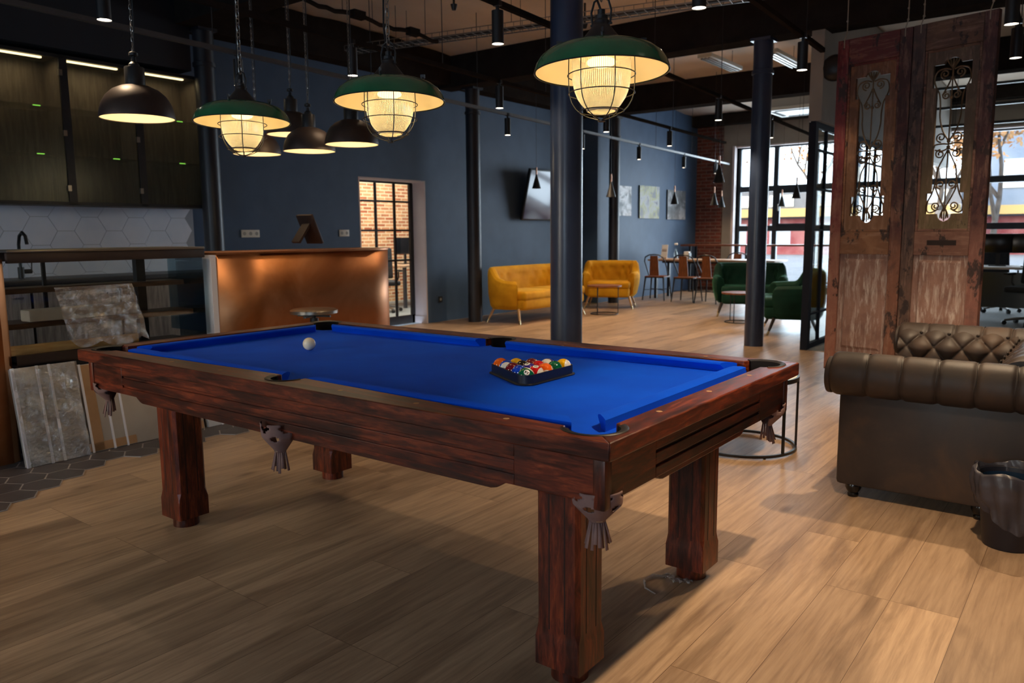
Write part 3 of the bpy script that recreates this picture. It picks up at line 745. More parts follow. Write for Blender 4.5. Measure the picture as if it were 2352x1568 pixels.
# timber rails: polygons mitred at 45 degrees with pocket cut outs
def rail_poly_long(sy):
    n = 16; rC, rS = .075, .062
    cx, cy = HL - .105, HW - .105
    pts = [(-HL, sy * HW), (HL, sy * HW)]
    # right corner pocket: quarter arc from the mitre inwards
    a0, a1 = 45, 165
    pts += [(cx + rC * math.cos(R(a)), sy * (cy + rC * math.sin(R(a)))) for a in [a0 + (a1 - a0) * i / n for i in range(n + 1)] if cy + rC * math.sin(R(a)) > HW - RW]
    pts += [(rS + .002, sy * iy)]
    pts += [(rS * math.cos(R(a)), sy * (HW - .098 + rS * math.sin(R(a)))) for a in [10 + 160 * i / n for i in range(n + 1)] if (HW - .098 + rS * math.sin(R(a))) > iy]
    pts += [(-rS - .002, sy * iy)]
    pts += [(-cx - rC * math.cos(R(a)), sy * (cy + rC * math.sin(R(a)))) for a in [a1 + (a0 - a1) * i / n for i in range(n + 1)] if cy + rC * math.sin(R(a)) > HW - RW]
    return pts
def rail_poly_short(sx):
    n = 16; rC = .075; cx, cy = HL - .105, HW - .105
    pts = [(sx * HL, -HW), (sx * HL, HW)]
    arc = [a for a in [45 + (-75 - 45) * i / n for i in range(n + 1)] if cx + rC * math.cos(R(a)) > ix]
    pts += [(sx * (cx + rC * math.cos(R(a))), cy + rC * math.sin(R(a))) for a in arc]
    pts += [(sx * (cx + rC * math.cos(R(a))), -cy - rC * math.sin(R(a))) for a in arc[::-1]]
    return pts
for sy in (-1, 1):
    b = B(); b.prism(rail_poly_long(sy), .752, H); b.obj('rail', M['wood_x'], T, bevel=.004)
for sx in (-1, 1):
    b = B(); b.prism(rail_poly_short(sx), .752, H); b.obj('rail', M['wood_y'], T, bevel=.004)
# sight marks
b = B()
for i in (-3, -2, -1, 1, 2, 3):
    for sy in (-1, 1): b.cyl((i * HL * .247, sy * (HW - .055), .7995), (i * HL * .247, sy * (HW - .055), .8004), .0085, seg=14)
for i in (-1, 0, 1):
    for sx in (-1, 1): b.cyl((sx * (HL - .055), i * HW * .48, .7995), (sx * (HL - .055), i * HW * .48, .8004), .0085, seg=14)
b.obj('sight_marks', M['carddk'], T)
# aprons with two grooves and a lower shaped strip
def apron(length, off, axis, sgn, mat):
    b = B(); t_ = .03
    def P(u, v, w_):   # u along, v up, w outward
        return (u, sgn * (off + w_), v) if axis == 'x' else (sgn * (off + w_), u, v)
    hl = length / 2
    z0, z1 = .632, .752
    gl = hl - .27
    gz = [(.700, .709), (.661, .670)]
    # board built of strips so that the grooves are real recesses
    def bx(u0, u1, v0, v1, w0, w1):
        vs_ = [P(u, v, w_) for w_ in (w0, w1) for v in (v0, v1) for u in (u0, u1)]
        v_ = [b.bm.verts.new(q) for q in vs_]
        for f in ((0, 1, 3, 2), (4, 6, 7, 5), (0, 4, 5, 1), (2, 3, 7, 6), (0, 2, 6, 4), (1, 5, 7, 3)): b.bm.faces.new([v_[k] for k in f])
    bx(-hl, hl, z0, z1, -t_, -.007)
    for u0, u1 in ((-hl, -gl), (gl, hl)): bx(u0, u1, z0, z1, -.008, 0)
    for v0, v1 in ((z0, .661), (.670, .700), (.709, z1)): bx(-gl, gl, v0, v1, -.008, 0)
    b.obj('apron', mat, T, bevel=.002)
    b = B(); q = .27
    prof = [(-hl + .015, .640), (-hl + .015, .632), (-hl + q, .632)]
    prof = [(-hl + .05, .64), (hl - .05, .64), (hl - .05, .632), (hl - q - .02, .632)]
    prof += [(hl - q - .02 - .02 * k, .632 - .034 * (1 - math.cos(PI * k / 4)) / 2) for k in range(1, 5)]
    prof += [(-hl + q + .02 + .02 * k, .632 - .034 * (1 - math.cos(PI * k / 4)) / 2) for k in range(4, 0, -1)]
    prof += [(-hl + q + .02, .632), (-hl + .05, .632)]
    b.prism(prof, -.05, -.028, lambda u, v, w_: P(u, v, w_))
    b.obj('lower_strip', mat, T, bevel=.002)
for sy in (-1, 1): apron(L - .07, HW - .035, 'x', sy, M['wood_x'])
for sx in (-1, 1): apron(W - .07, HL - .035, 'y', sx, M['wood_y'])
b = B()
for sx in (-1, 1):
    for sy in (-1, 1): b.box(sx * (HL - .047), sy * (HW - .047), .685, .036, .036, .135, bev=.006)
b.obj('corner_posts', M['wood_z'], T)
B().box(0, 0, .68, L - .2, W - .2, .1).obj('frame', M['wood_x'], T)
# legs
def leg(cx, cy):
    b = B(); a, c = .15, .142; ch = .018
    def sec(a, c, ch, z): return [(cx + u, cy + v, z) for u, v in ((-a / 2 + ch, -c / 2), (a / 2 - ch, -c / 2), (a / 2, -c / 2 + ch), (a / 2, c / 2 - ch), (a / 2 - ch, c / 2), (-a / 2 + ch, c / 2), (-a / 2, c / 2 - ch), (-a / 2, -c / 2 + ch))]
    rings = [sec(a, c, .003, .045), sec(a, c, .003, .128), sec(a - .005, c - .005, .003, .140), sec(a - .006, c - .006, .012, .165), sec(a - .006, c - .006, .012, .555), sec(a - .005, c - .005, .003, .575), sec(a, c, .003, .587), sec(a, c, .003, .635)]
    vs_ = [[b.bm.verts.new(p) for p in r] for r in rings]
    for p, q in zip(vs_, vs_[1:]): b._skin(p, q)
    b.bm.faces.new(vs_[0][::-1]); b.bm.faces.new(vs_[-1])
    lg = b.obj('leg', M['wood_z'], T, ang=12)
    b = B()
    for sy in (-1, 1):      # dark routed flutes
        for k in (-.026, .026): b.box(cx + k, cy + sy * (c / 2 - .0031), .36, .004, .0012, .40)
    for sx in (-1, 1):
        for k in (-.026, .026): b.box(cx + sx * (a / 2 - .0031), cy + k, .36, .0012, .004, .40)
    b.obj('grooves', M['wdark'], lg)
    B().cyl((cx, cy, 0), (cx, cy, .047), .055, seg=24).obj('foot', M['wood_z'], lg)

for sx in (-1, 1):
    for sy in (-1, 1):
        x = (HL - .285) if sx > 0 else -(HL - .31)
        leg(x, sy * (HW - .272))
# pockets: rim, liner, leather shield with fringe
def pocket(cx, cy, ang, r, span, bx, by, drop=.085):
    """ang: direction pointing outwards; bx,by: centre of leather shield"""
    b = B(); n = 20
    def arc(rr, z): return [(cx + rr * math.cos(R(ang - span + 2 * span * i / n)), cy + rr * math.sin(R(ang - span + 2 * span * i / n)), z) for i in range(n + 1)]
    b.grid(lambda u, v: (lambda a, rr, z: (cx + rr * math.cos(a), cy + rr * math.sin(a), z))(R(ang - span + 2 * span * u), (r - .006, r + .013, r + .016, r - .002)[int(round(v * 3))], (.7985, .8035, .8005, .793)[int(round(v * 3))]), n + 1, 4)
    rim = b.obj('pocket', M['rimblack'], T, label='black horseshoe pocket rim', ang=60)
    b = B()
    b.grid(lambda u, v: (cx + (r - .004 - .012 * v) * math.cos(R(ang - span + 2 * span * u)), cy + (r - .004 - .012 * v) * math.sin(R(ang - span + 2 * span * u)), .799 - .16 * v), n + 1, 4)
    b.obj('liner', M['linerblack'], rim, solid=.004)
    B().lathe([(0, .655), (.05, .655), (.05, .651), (0, .651)], (cx, cy, 0), 20).obj('cup', M['black'], rim)
    # leather shield: half cup with cut out diamonds, gathered below, then fringe
    b = B(); nu, nv = 30, 24
    def S(u, v):
        a = R(ang - 105 + 210 * u); z = .655 - drop * v
        rr = .064 * (1 - .1 * v) if v < .45 else .064 * (.955 - 1.25 * (v - .45)) if v < 1 else .02
        rr = max(rr, .018)
        return (bx + rr * math.cos(a), by + rr * math.sin(a), z)
    def hole(u, v):
        k = u * 3.0
        d1 = abs((k % 1) - .5) / .30 + abs(v - .12) / .20
        d2 = abs(((k + .5) % 1) - .5) / .24 + abs(v - .48) / .13
        return d1 < 1 or d2 < 1
    vs_ = [[b.bm.verts.new(S(i / nu, j / nv)) for j in range(nv + 1)] for i in range(nu + 1)]
    for i in range(nu):
        for j in range(nv):
            if hole((i + .5) / nu, (j + .5) / nv): continue
            b.bm.faces.new((vs_[i][j], vs_[i + 1][j], vs_[i + 1][j + 1], vs_[i][j + 1]))
    sh = b.obj('leather_shield', M['brownleather'], rim, solid=.003, ang=50)
    b = B(); m_ = 11
    for i in range(m_):
        a0 = R(ang - 110 + 220 * i / m_); a1 = R(ang - 110 + 220 * (i + .86) / m_)
        ra, rb = .019, .027 + .005 * ((i * 7) % 3); z1 = .655 - drop - .052 - .006 * ((i * 5) % 4); zt = .655 - drop + .005
        b.quad((bx + ra * math.cos(a0), by + ra * math.sin(a0), zt), (bx + ra * math.cos(a1), by + ra * math.sin(a1), zt), (bx + rb * math.cos(a1), by + rb * math.sin(a1), z1), (bx + rb * math.cos(a0), by + rb * math.sin(a0), z1))
    b.obj('fringe', M['brownleather'], rim, solid=.002, fix=False)
    a = R(ang); B().box(bx + .021 * math.cos(a), by + .021 * math.sin(a), .655 - drop + .006, .004, .016, .006, rz=a).obj('staple', M['chrome'], rim)
for sx in (-1, 1):
    for sy in (-1, 1):
        an = math.degrees(math.atan2(sy, sx))
        pocket(sx * (HL - .105), sy * (HW - .105), an, .070, 100, sx * (HL - .085), sy * (HW - .088))
for sy in (-1, 1): pocket(0, sy * (HW - .098), 90 * sy, .057, 92, 0, sy * (HW - .062), .105)

# ---------------------------------------------------------------- balls and rack
BR = .02875
def ballmat(name, col, stripe):
    m, nt, out = new_mat(name)
    if stripe:
        tc = N(nt, 'ShaderNodeTexCoord'); s_ = N(nt, 'ShaderNodeSeparateXYZ'); nt.links.new(tc.outputs['Object'], s_.inputs[0])
        ab = N(nt, 'ShaderNodeMath', operation='ABSOLUTE'); nt.links.new(s_.outputs['Z'], ab.inputs[0])
        g = N(nt, 'ShaderNodeMath', operation='GREATER_THAN'); nt.links.new(ab.outputs[0], g.inputs[0]); g.inputs[1].default_value = BR * .55
        col = mix(nt, g.outputs[0], col, lin((232, 226, 212)))
    bsdf(nt, out, col=col, rough=.06, spec=.5, coat=.6, coatr=.03); return m
COL = dict(yellow=lin((236, 178, 8)), blue=lin((14, 64, 190)), red=lin((206, 20, 26)), purple=lin((60, 40, 140)), orange=lin((250, 104, 20)), green=lin((8, 92, 60)), maroon=lin((112, 16, 32)), black=lin((18, 16, 18)))
M['ball_white'] = pm('aged ivory cue ball', lin((226, 218, 196)), lin((234, 228, 208)), 6, rough=.08, coat=.5, coatr=.04)
BZ = BED + BR + .0004
cue = B().sphere((0, 0, 0), BR, 40, 28).obj('cue_ball', M['ball_white'], None, ang=180)
cue.location = (.684, .701, BZ); tag(cue, 'ivory white cue ball alone on the blue cloth', 'ball')
def ball(num, cname, x, y, aim, side=False):
    """aim: direction the printed number faces; striped balls carry their numbers on the band"""
    st = num > 8
    me = B().sphere((0, 0, 0), BR, 36, 26)
    if st:   # band around local Z; number on +X
        pass
    lab = {1: 'plain yellow ball', 2: 'plain blue ball', 3: 'plain red ball', 4: 'plain purple ball showing number four', 5: 'plain orange ball', 6: 'plain green ball', 7: 'plain maroon ball', 8: 'black ball',
           9: 'yellow striped ball', 10: 'blue striped white ball', 11: 'red striped ball showing number eleven', 12: 'purple striped white ball', 13: 'orange striped ball', 14: 'green striped ball showing number fourteen', 15: 'maroon striped ball'}[num] + ' in the rack'
    o = me.obj('billiard_ball', ballmat('ball ' + str(num), COL[cname], st), None, ang=180)
    tag(o, lab, 'ball', 'racked billiard balls'); o.location = (x, y, BZ)
    ax = Vector(aim).normalized(); zz = Vector(side) if side else Vector((.2, .1, 1)); zz = (zz - ax * zz.dot(ax)).normalized(); yy = zz.cross(ax)
    o.rotation_euler = Matrix((ax, yy, zz)).transposed().to_euler()
    b = B(); rr = BR * .36
    for sg in (1, -1):
        b.grid(lambda u, v: (sg * math.sqrt((BR * 1.004) ** 2 - (rr * v) ** 2), rr * v * math.cos(2 * PI * u), rr * v * math.sin(2 * PI * u)), 24, 4, cu=True)
    d_ = b.obj('number_disc', M['numwhite'], o)
    cu = bpy.data.curves.new('n', 'FONT'); cu.body = str(num); cu.size = BR * .52; cu.align_x = 'CENTER'; cu.align_y = 'CENTER'; cu.offset = BR * .012
    to = bpy.data.objects.new('n', cu); C.objects.link(to)
    bpy.context.view_layer.update()
    me2 = bpy.data.meshes.new_from_object(to.evaluated_get(bpy.context.evaluated_depsgraph_get())); bpy.data.objects.remove(to); bpy.data.curves.remove(cu)
    bm = bmesh.new(); bm.from_mesh(me2)
    bmesh.ops.subdivide_edges(bm, edges=bm.edges[:], cuts=1)
    for v in bm.verts:
        p = v.co.copy(); v.co = Vector((math.sqrt(max((BR * 1.009) ** 2 - p.x ** 2 - p.y ** 2, 0)), p.x, p.y))
    bm.to_mesh(me2); bm.free(); me2.materials.clear(); me2.materials.append(M['ink'])
    no = bpy.data.objects.new('numeral', me2); C.objects.link(no); no.parent = o
M['numwhite'] = pm('ball number white', lin((236, 232, 222)), None, rough=.1)
M['ink'] = pm('ball number ink', lin((16, 14, 16)), None, rough=.2)
cx, cy = 1.895, .727
apex = Vector((math.cos(R(-60)), math.sin(R(-60)), 0)) * (4 * 2 * BR / math.sqrt(3) * 1.007)
cA = Vector((cx, cy, 0)) + apex
dB = Vector((math.cos(R(150)), math.sin(R(150)), 0)); dC = Vector((math.cos(R(90)), math.sin(R(90)), 0))      # towards orange corner, towards yellow corner
rows = [[14], [2, 11], [7, 4, 13], [10, 8, 3, 6], [5, 1, 15, 12, 9]]
cn = {1: 'yellow', 2: 'blue', 3: 'red', 4: 'purple', 5: 'orange', 6: 'green', 7: 'maroon', 8: 'black', 9: 'yellow', 10: 'blue', 11: 'red', 12: 'purple', 13: 'orange', 14: 'green', 15: 'maroon'}
CV = Vector((3.53 - 1.9, -1.53 - .7, .5)).normalized()
rt = Vector((.8, .6, 0))
UP = Vector((0, 0, 1)); LOW = CV * .3 - UP
aims = {14: CV + UP * .5 + rt * .12, 2: LOW, 11: UP + CV * .35, 7: LOW, 4: UP + CV * .3 - rt * .25, 13: rt + UP * .3 + CV * .2, 10: rt - UP * .2, 8: rt * .8 + UP * .5 + CV * .2, 3: LOW, 6: -rt + UP * .2 + CV * .1,
        5: LOW, 1: LOW, 15: LOW, 12: LOW - rt * .4, 9: LOW}
poles = {14: -UP * .9 - rt * .5 + CV * .3, 11: rt * .9 + CV * .5 - UP * .3, 13: -UP * .8 + CV * .6 - rt * .3, 10: CV - UP * .1 - rt * .35, 15: rt + CV * .1 + UP * .2, 12: CV + UP * .35 - rt * .3, 9: rt * .9 + CV * .5 - UP * .1}
for i, row in enumerate(rows):
    for k, nb in enumerate(row):
        f = k / max(i, 1)
        p = cA + dB * (2 * BR * 1.006 * (i - k)) + dC * (2 * BR * 1.006 * k)
        ball(nb, cn[nb], p.x, p.y, aims[nb], poles.get(nb))
# rack
def tri_loop(off, z, rr):
    pts = []
    for a in (-60, 60, 180):
        cxx = cx + (4 * 2 * BR / math.sqrt(3) * 1.007) * math.cos(R(a)); cyy = cy + (4 * 2 * BR / math.sqrt(3) * 1.007) * math.sin(R(a))
        for k in range(11):
            t_ = R(a - 60 + 120 * k / 10); pts.append((cxx + (BR + off) * math.cos(t_), cyy + (BR + off) * math.sin(t_), z))
    return pts
b = B(); loops = [tri_loop(.0012, BED + .001, 0), tri_loop(.014, BED + .001, 0), tri_loop(.0145, BED + .004, 0), tri_loop(.006, BED + .0065, 0), tri_loop(.0055, BED + .036, 0), tri_loop(.0025, BED + .0365, 0), tri_loop(.0012, BED + .035, 0)]
vs_ = [[b.bm.verts.new(p) for p in l] for l in loops]
for p, q in zip(vs_, vs_[1:] + vs_[:1]): b._skin(p, q)
M['rack'] = pm('black rack plastic', lin((22, 26, 36)), None, rough=.38, spec=.5)
tag(b.obj('ball_rack', M['rack'], None, ang=40), 'black plastic triangle rack around the coloured balls on the blue cloth', 'ball rack')

# ---------------------------------------------------------------- green cage pendants
def cage_pendant(label):
    t = thing('cage_pendant', label, 'pendant lamp')
    b = B(); b.lathe([(.217, -.002), (.219, .002), (.217, .008), (.211, .026), (.197, .048), (.172, .067), (.14, .079), (.105, .085), (.07, .088), (.066, .084), (.105, .080), (.138, .074), (.169, .062), (.193, .044), (.207, .023), (.213, .002)], seg=72)
    sh = b.obj('shade', M['enamel'], t)
    B().lathe([(.2125, .0015), (.2065, .0222), (.1925, .0432), (.1685, .0612), (.1375, .0732), (.105, .0792), (.06, .0832), (.0, .0832)], seg=72).obj('lining', M['cream_in'], sh)
    b = B(); pts = [(.2175 * math.cos(2 * PI * i / 72), .2175 * math.sin(2 * PI * i / 72), 0) for i in range(72)]; b.tube(pts, .0022, 6, True); b.obj('rim', M['black'], sh)
    B().lathe([(.078, .080), (.077, .085), (.028, .145), (.026, .149), (.026, .158), (.021, .165), (.021, .176), (.012, .18), (.012, .195), (0, .197)], seg=32).obj('cap', M['black'], t)
    for a in range(0, 360, 90):
        b = B(); x, y = .135 * math.cos(R(a + 22)), .135 * math.sin(R(a + 22)); b.cyl((x, y, .070), (x, y, .092), .006, seg=10).box(x, y, .096, .018, .006, .014, rz=R(a + 22)); b.obj('wing_nut', M['black'], t)
    b = B(); b.tube([(.03, 0, .15), (.034, 0, .19), (.024, 0, .222), (0, 0, .236), (-.024, 0, .222), (-.034, 0, .19), (-.03, 0, .15)], .0035, 8)
    b.cyl((-.036, 0, .15), (.036, 0, .15), .004, seg=8); b.obj('bracket', M['black'], t)
    # globe
    g = B().lathe([(.094, .055), (.0955, .02), (.094, -.02), (.089, -.052), (.078, -.080), (.062, -.103), (.047, -.117), (.045, -.123), (.03, -.128), (0, -.130)], seg=72).obj('glass_globe', M['ribbed'], t)
    B().lathe([(.048, -.1145), (.049, -.120), (.045, -.122)], seg=48).obj('base_ring', M['cream_in'], g)
    b = B(); b.sphere((0, 0, .032), .03, 20, 12, (1.6, 1.6, .5)); b.obj('bulb', M['bulb'], t)
    lamp('POINT', 'bulb_light', t, (0, 0, -.02), 4, (1, .84, .60), .03)
    # wire cage
    b = B()
    for rr, z in ((.109, -.008), (.107, -.066), (.072, -.122)): b.tube([(rr * math.cos(2 * PI * i / 40), rr * math.sin(2 * PI * i / 40), z) for i in range(40)], .0018, 6, True)
    for k in range(6):
        a = R(60 * k + 14); prof = [(.106, .05), (.1075, .0), (.1065, -.044), (.105, -.066), (.098, -.09), (.085, -.111), (.068, -.127), (.045, -.139), (.02, -.147), (.004, -.151)]
        b.tube([(r * math.cos(a), r * math.sin(a), z) for r, z in prof], .0018, 6)
    b.lathe([(0, -.147), (.012, -.148), (.012, -.155), (0, -.156)], seg=14)
    b.obj('wire_cage', M['black'], t)
    # chain and cable
    b = B(); n = 44; p = .031
    for i in range(n):
        z = .243 + p * i
        loop = []
        for k in range(14):
            a = 2 * PI * k / 14; u = .008 * math.cos(a); v = .019 * math.sin(a) ; v += .004 * (1 if math.sin(a) > 0 else -1)
            loop.append((u, 0, z + v) if i % 2 else (0, u, z + v))
        b.tube(loop, .0024, 5, True)
    b.obj('chain', M['steel'], t)
    b = B(); b.tube([(0, 0, .19), (-.02, .012, .235), (-.03, .016, .30), (-.022, .012, .5), (-.026, .014, .9), (-.018, .01, 1.62)], .004, 6); b.obj('power_cable', M['black'], t)
    return t
P1 = cage_pendant('largest green enamel cage pendant lamp, hanging in front of the thick navy column')
P1.location = (2.18, .735, 1.792); P1['group'] = 'green cage pendants over the pool table'; P1.rotation_euler = (R(-1.6), R(-1.2), R(10))
LIGHT1 = [c for c in P1.children if c.type == 'LIGHT']
for x, y, z, lab in ((1.215, .728, 1.797, 'middle green enamel cage pendant lamp over the pool table'), (.255, .71, 1.803, 'leftmost green enamel cage pendant lamp, in front of the bronze domes')):
    d_ = dup(P1, (x, y, z), R(10), lab); d_.rotation_euler = (R(-1.6), R(-1.2), R(10))

# bronze dome pendants over the bar
def dome(label):
    t = thing('dome_pendant', label, 'pendant lamp')
    sh = B().lathe([(.196, 0), (.1965, .004), (.193, .034), (.181, .078), (.157, .120), (.121, .153), (.077, .174), (.05, .180), (.049, .173), (.076, .167), (.118, .146), (.153, .115), (.177, .075), (.189, .033), (.192, .0)], seg=64).obj('shade', M['bronze'], t)
    B().lathe([(.191, .0035), (.188, .033), (.176, .074), (.152, .114), (.117, .145), (.073, .165), (0, .17)], seg=64).obj('lining', M['cream_in'], sh)
    B().lathe([(.052, .175), (.052, .272), (.05, .276), (.03, .278), (.028, .292), (.014, .305), (.012, .33), (0, .331)], seg=32).obj('neck', M['black'], t)
    b = B(); b.lathe([(.012, .335), (.024, .338), (.024, .352), (.012, .36)], seg=20); b.obj('lock_ring', M['black'], t)
    b = B()
    n = 48
    for i in range(n):
        z = .37 + .028 * i; loop = []
        for k in range(10):
            a = 2 * PI * k / 10; u = .006 * math.cos(a); v = .017 * math.sin(a); loop.append((u, 0, z + v) if i % 2 else (0, u, z + v))
        b.tube(loop, .0018, 5, True)
    b.obj('chain', M['steel'], t)
    B().tube([(0, 0, .33), (.012, .008, .5), (.014, .008, 1.0), (.01, .006, 1.7)], .0035, 6).obj('power_cable', M['black'], t)
    B().sphere((0, 0, .075), .038, 18, 12).obj('bulb', M['bulbsoft'], t)
    lamp('POINT', 'bulb_light', t, (0, 0, .02), 2.4, (1, .80, .52), .05)
    return t
M['bulbsoft'] = emat('opal bulb', (1, .82, .52), 1.6)
D1 = dome('single dark bronze dome pendant in front of the wall cabinets'); D1.location = (-.84, .79, 1.93); D1['group'] = 'bronze dome pendants above the bar'
for x, y, z, lab in ((-1.75, 2.53, 2.075, 'highest bronze dome pendant of the cluster, behind the leftmost green lamp'), (-2.25, 2.55, 1.957, 'lowest bronze dome pendant, directly below the leftmost green lamp'),
                     (-1.44, 2.45, 1.918, 'bronze dome pendant in the middle of the cluster above the copper bar'), (-1.0, 2.49, 1.94, 'rightmost bronze dome pendant of the cluster, beside the middle green lamp')):
    dup(D1, (x, y, z), 0, lab)
# copies of the lamps' light objects carry on shining: nothing else to do

# ---------------------------------------------------------------- bar
T = thing('copper_bar_counter', 'bar counter clad in brushed copper sheet with a rounded corner', 'bar counter', (0, 0, 0))
b = B(); Rr = .42; x0, y0, y1 = -1.4, 1.57, 3.02
path = [(x0, y0), (x0, y0 + .4), (x0, y0 + .8), (x0, y1)] + [(x0 - Rr + Rr * math.cos(R(a)), y1 + Rr * math.sin(R(a))) for a in range(6, 91, 6)] + [(x0 - Rr - .25, y1 + Rr)]
pt = [[Vector((x, y, 0)) for x, y in path]]
va = [b.bm.verts.new((x, y, .06)) for x, y in path]; vb = [b.bm.verts.new((x, y, .69)) for x, y in path]; vc = [b.bm.verts.new((x, y, .695)) for x, y in path]; vd = [b.bm.verts.new((x, y, 1.155)) for x, y in path]
for p, q in ((va, vb), (vb, vc), (vc, vd)):
    for i in range(len(p) - 1): b.bm.faces.new((p[i], p[i + 1], q[i + 1], q[i]))
b.obj('copper_front', M['copper'], T, solid=.006, ang=30)
ins = [(x + .012, y) if y <= y1 else (x0 - Rr + (x - x0 + Rr) * 1.02, y1 + (y - y1) * 1.02) for x, y in path]
b = B(); b.prism(ins + [(-2.0, y1 + Rr + .008), (-2.0, y0)], 1.152, 1.166); b.obj('copper_top', M['copper'], T)
B().box(-1.72, 2.2, .58, .5, 1.2, 1.04).obj('carcass', M['dkgrey'], T)
B().box(-1.44, 1.545, .6, .1, .04, 1.1).obj('reflection_strip', M['tape'], T, label='pale strip in place of a reflection')  # pale strip added to stand for a reflection at the copper end
B().box(-1.9, 2.22, 1.135, .22, 1.2, .06).obj('inner_ledge', M['navy_dark'], T)
T = thing('copper_counter_end', 'copper clad panel at the left end of the display case', 'panel', (0, 0, 0))
b = B(); b.prism([(-1.36, -.9), (-1.36, .2), (-1.40, .25), (-1.47, .25), (-1.47, -.9)], 0, 1.16); b.obj('copper_sheet', M['copper'], T)
# display case
M['greywrap'] = pm('grey wrapped board', lin((150, 146, 142)), lin((164, 158, 152)), 4, rough=.5)
M['blackbrown'] = pm('dark brown plastic', lin((40, 26, 22)), None, rough=.5)
T = thing('display_case', 'glass fronted counter display case with dark metal top and timber shelves', 'display case', (0, 0, 0))
b = B(); b.box(-1.62, .87, 1.203, .5, 1.21, .014, bev=.003); o_ = b.obj('top', M['steel'], T)
b = B(); b.box(-1.39, .87, 1.166, .03, 1.21, .058, bev=.004); b.box(-1.62, 1.45, 1.166, .45, .03, .058, bev=.004); b.box(-1.85, .87, 1.166, .03, 1.21, .058, bev=.004); b.obj('top_rail', M['bronze'], T)
b = B(); b.box(-1.42, .87, .585, .08, 1.20, .05); b.box(-1.62, .87, .56, .46, 1.20, .03); b.obj('bottom_rail', M['bronze'], T)
B().box(-1.62, .87, .29, .46, 1.19, .52).obj('base', M['dkgrey'], T)
b = B()
for y in (1.19,): b.box(-1.72, y, .88, .05, .06, .62)
b.box(-1.8, .62, .99, .02, .02, .4)
b.obj('posts', M['black'], T)
def live(x, y0, y1, z, wd):
    b = B(); n = 14
    f = lambda k: .012 * math.sin(k * 1.7) + .01 * math.sin(k * .8 + 1)
    poly = [(y0 + (y1 - y0) * k / n, x + wd / 2 + f(k)) for k in range(n + 1)] + [(y1 - (y1 - y0) * k / n, x - wd / 2) for k in range(n + 1)]
    b.prism(poly, z - .016, z + .016, lambda u, v, w_: (v, u, w_)); return b
live(-1.72, .27, 1.46, .965, .2).obj('shelf', M['darkwood'], T)
live(-1.66, .27, 1.465, .765, .26).obj('shelf', M['darkwood'], T)
B().box(-1.395, .87, .875, .008, 1.19, .52).obj('glass_front', M['glass'], T)
B().box(-1.63, 1.472, .88, .44, .008, .51).obj('glass_end', M['teal_glass'], T)
tag(B().box(0, 0, 0, .03, .75, .055, bev=.003).obj('timber_lath', M['pinelath'], None), 'pale pine lath lying along the bottom of the display case', 'timber').location = (-1.42, .62, .638)
# plastic film sheet
b = B()
def film(u, v):
    y = .52 + .46 * u + .06 * (v - .5); z = .99 - .30 * v - .04 * math.sin(u * 2.2) * v
    x = -1.355 + .010 * math.sin(u * 9 + v * 4) * v + .006 * math.sin(u * 23 - v * 14) * (.2 + v) + .003 * math.sin(v * 30 + u * 6)
    return (x, y - .03 * v * math.sin(u * 5), z - (.05 * abs(math.sin(u * 7)) * v if v > .8 else 0))
b.grid(film, 40, 34)
tag(b.obj('plastic_film', M['film'], None, ang=180), 'crumpled clear plastic film hanging over the front of the display case', 'plastic film')
tag(B().box(-1.55, .72, .822, .12, .66, .07, rz=R(2), bev=.01).obj('wrapped_package', M['card'], None), 'flat pale package lying on the lower shelf of the display case', 'package')
# leaning wrapped panels
def leaning(y0, y1, h, xb, lean, th, wrap, label, strips, frame=True):
    t = thing('wrapped_board', label, 'panel', (xb, y0, .007)); t.rotation_euler = (0, -lean, 0)
    b = B(); w_ = y1 - y0; b.box(-th / 2, w_ / 2, h / 2, th, w_, h, bev=.004); b.obj('board', wrap, t)
    b = B()
    for y, ww in strips: b.box(.002, y, h / 2, .006, ww, h + .004)
    if strips: b.obj('foam_strips', M['tape'], t)
    if frame:
        b = B(); b.box(.001, w_ * .12, .03, .005, w_ * .5, .05); b.box(.001, w_ * .93, .03, .005, w_ * .12, .05); b.box(.001, .045, h / 2, .005, .06, h - .01); b.obj('card_strips', M['carddk'], t)
    return t
p = leaning(.20, .545, .56, -1.185, R(12), .035, M['greywrap'] if 'greywrap' in M else M['card'], 'clear film wrapped grey panel leaning below the display case by the copper panel', [(.008, .02), (.135, .014), (.2, .014)], False)
b = B(); b.grid(lambda u, v: (.012 + .006 * math.sin(u * 14 + v * 7) + .005 * math.sin(v * 23 + u * 4), .345 * u, .56 * v), 24, 30); b.obj('film_wrapping', M['film'], p, ang=180)
leaning(.565, 1.30, .53, -1.21, R(12), .035, M['card'], 'beige board with cardboard edge and white strips leaning behind the left table leg', [(.008, .014), (.135, .014), (.215, .012)], True)
leaning(1.33, 2.0, .50, -1.21, R(12), .04, M['paper'], 'white wrapped panel on the tiles behind the pool table frame', [(.1, .012), (.22, .012), (.3, .012)], False)
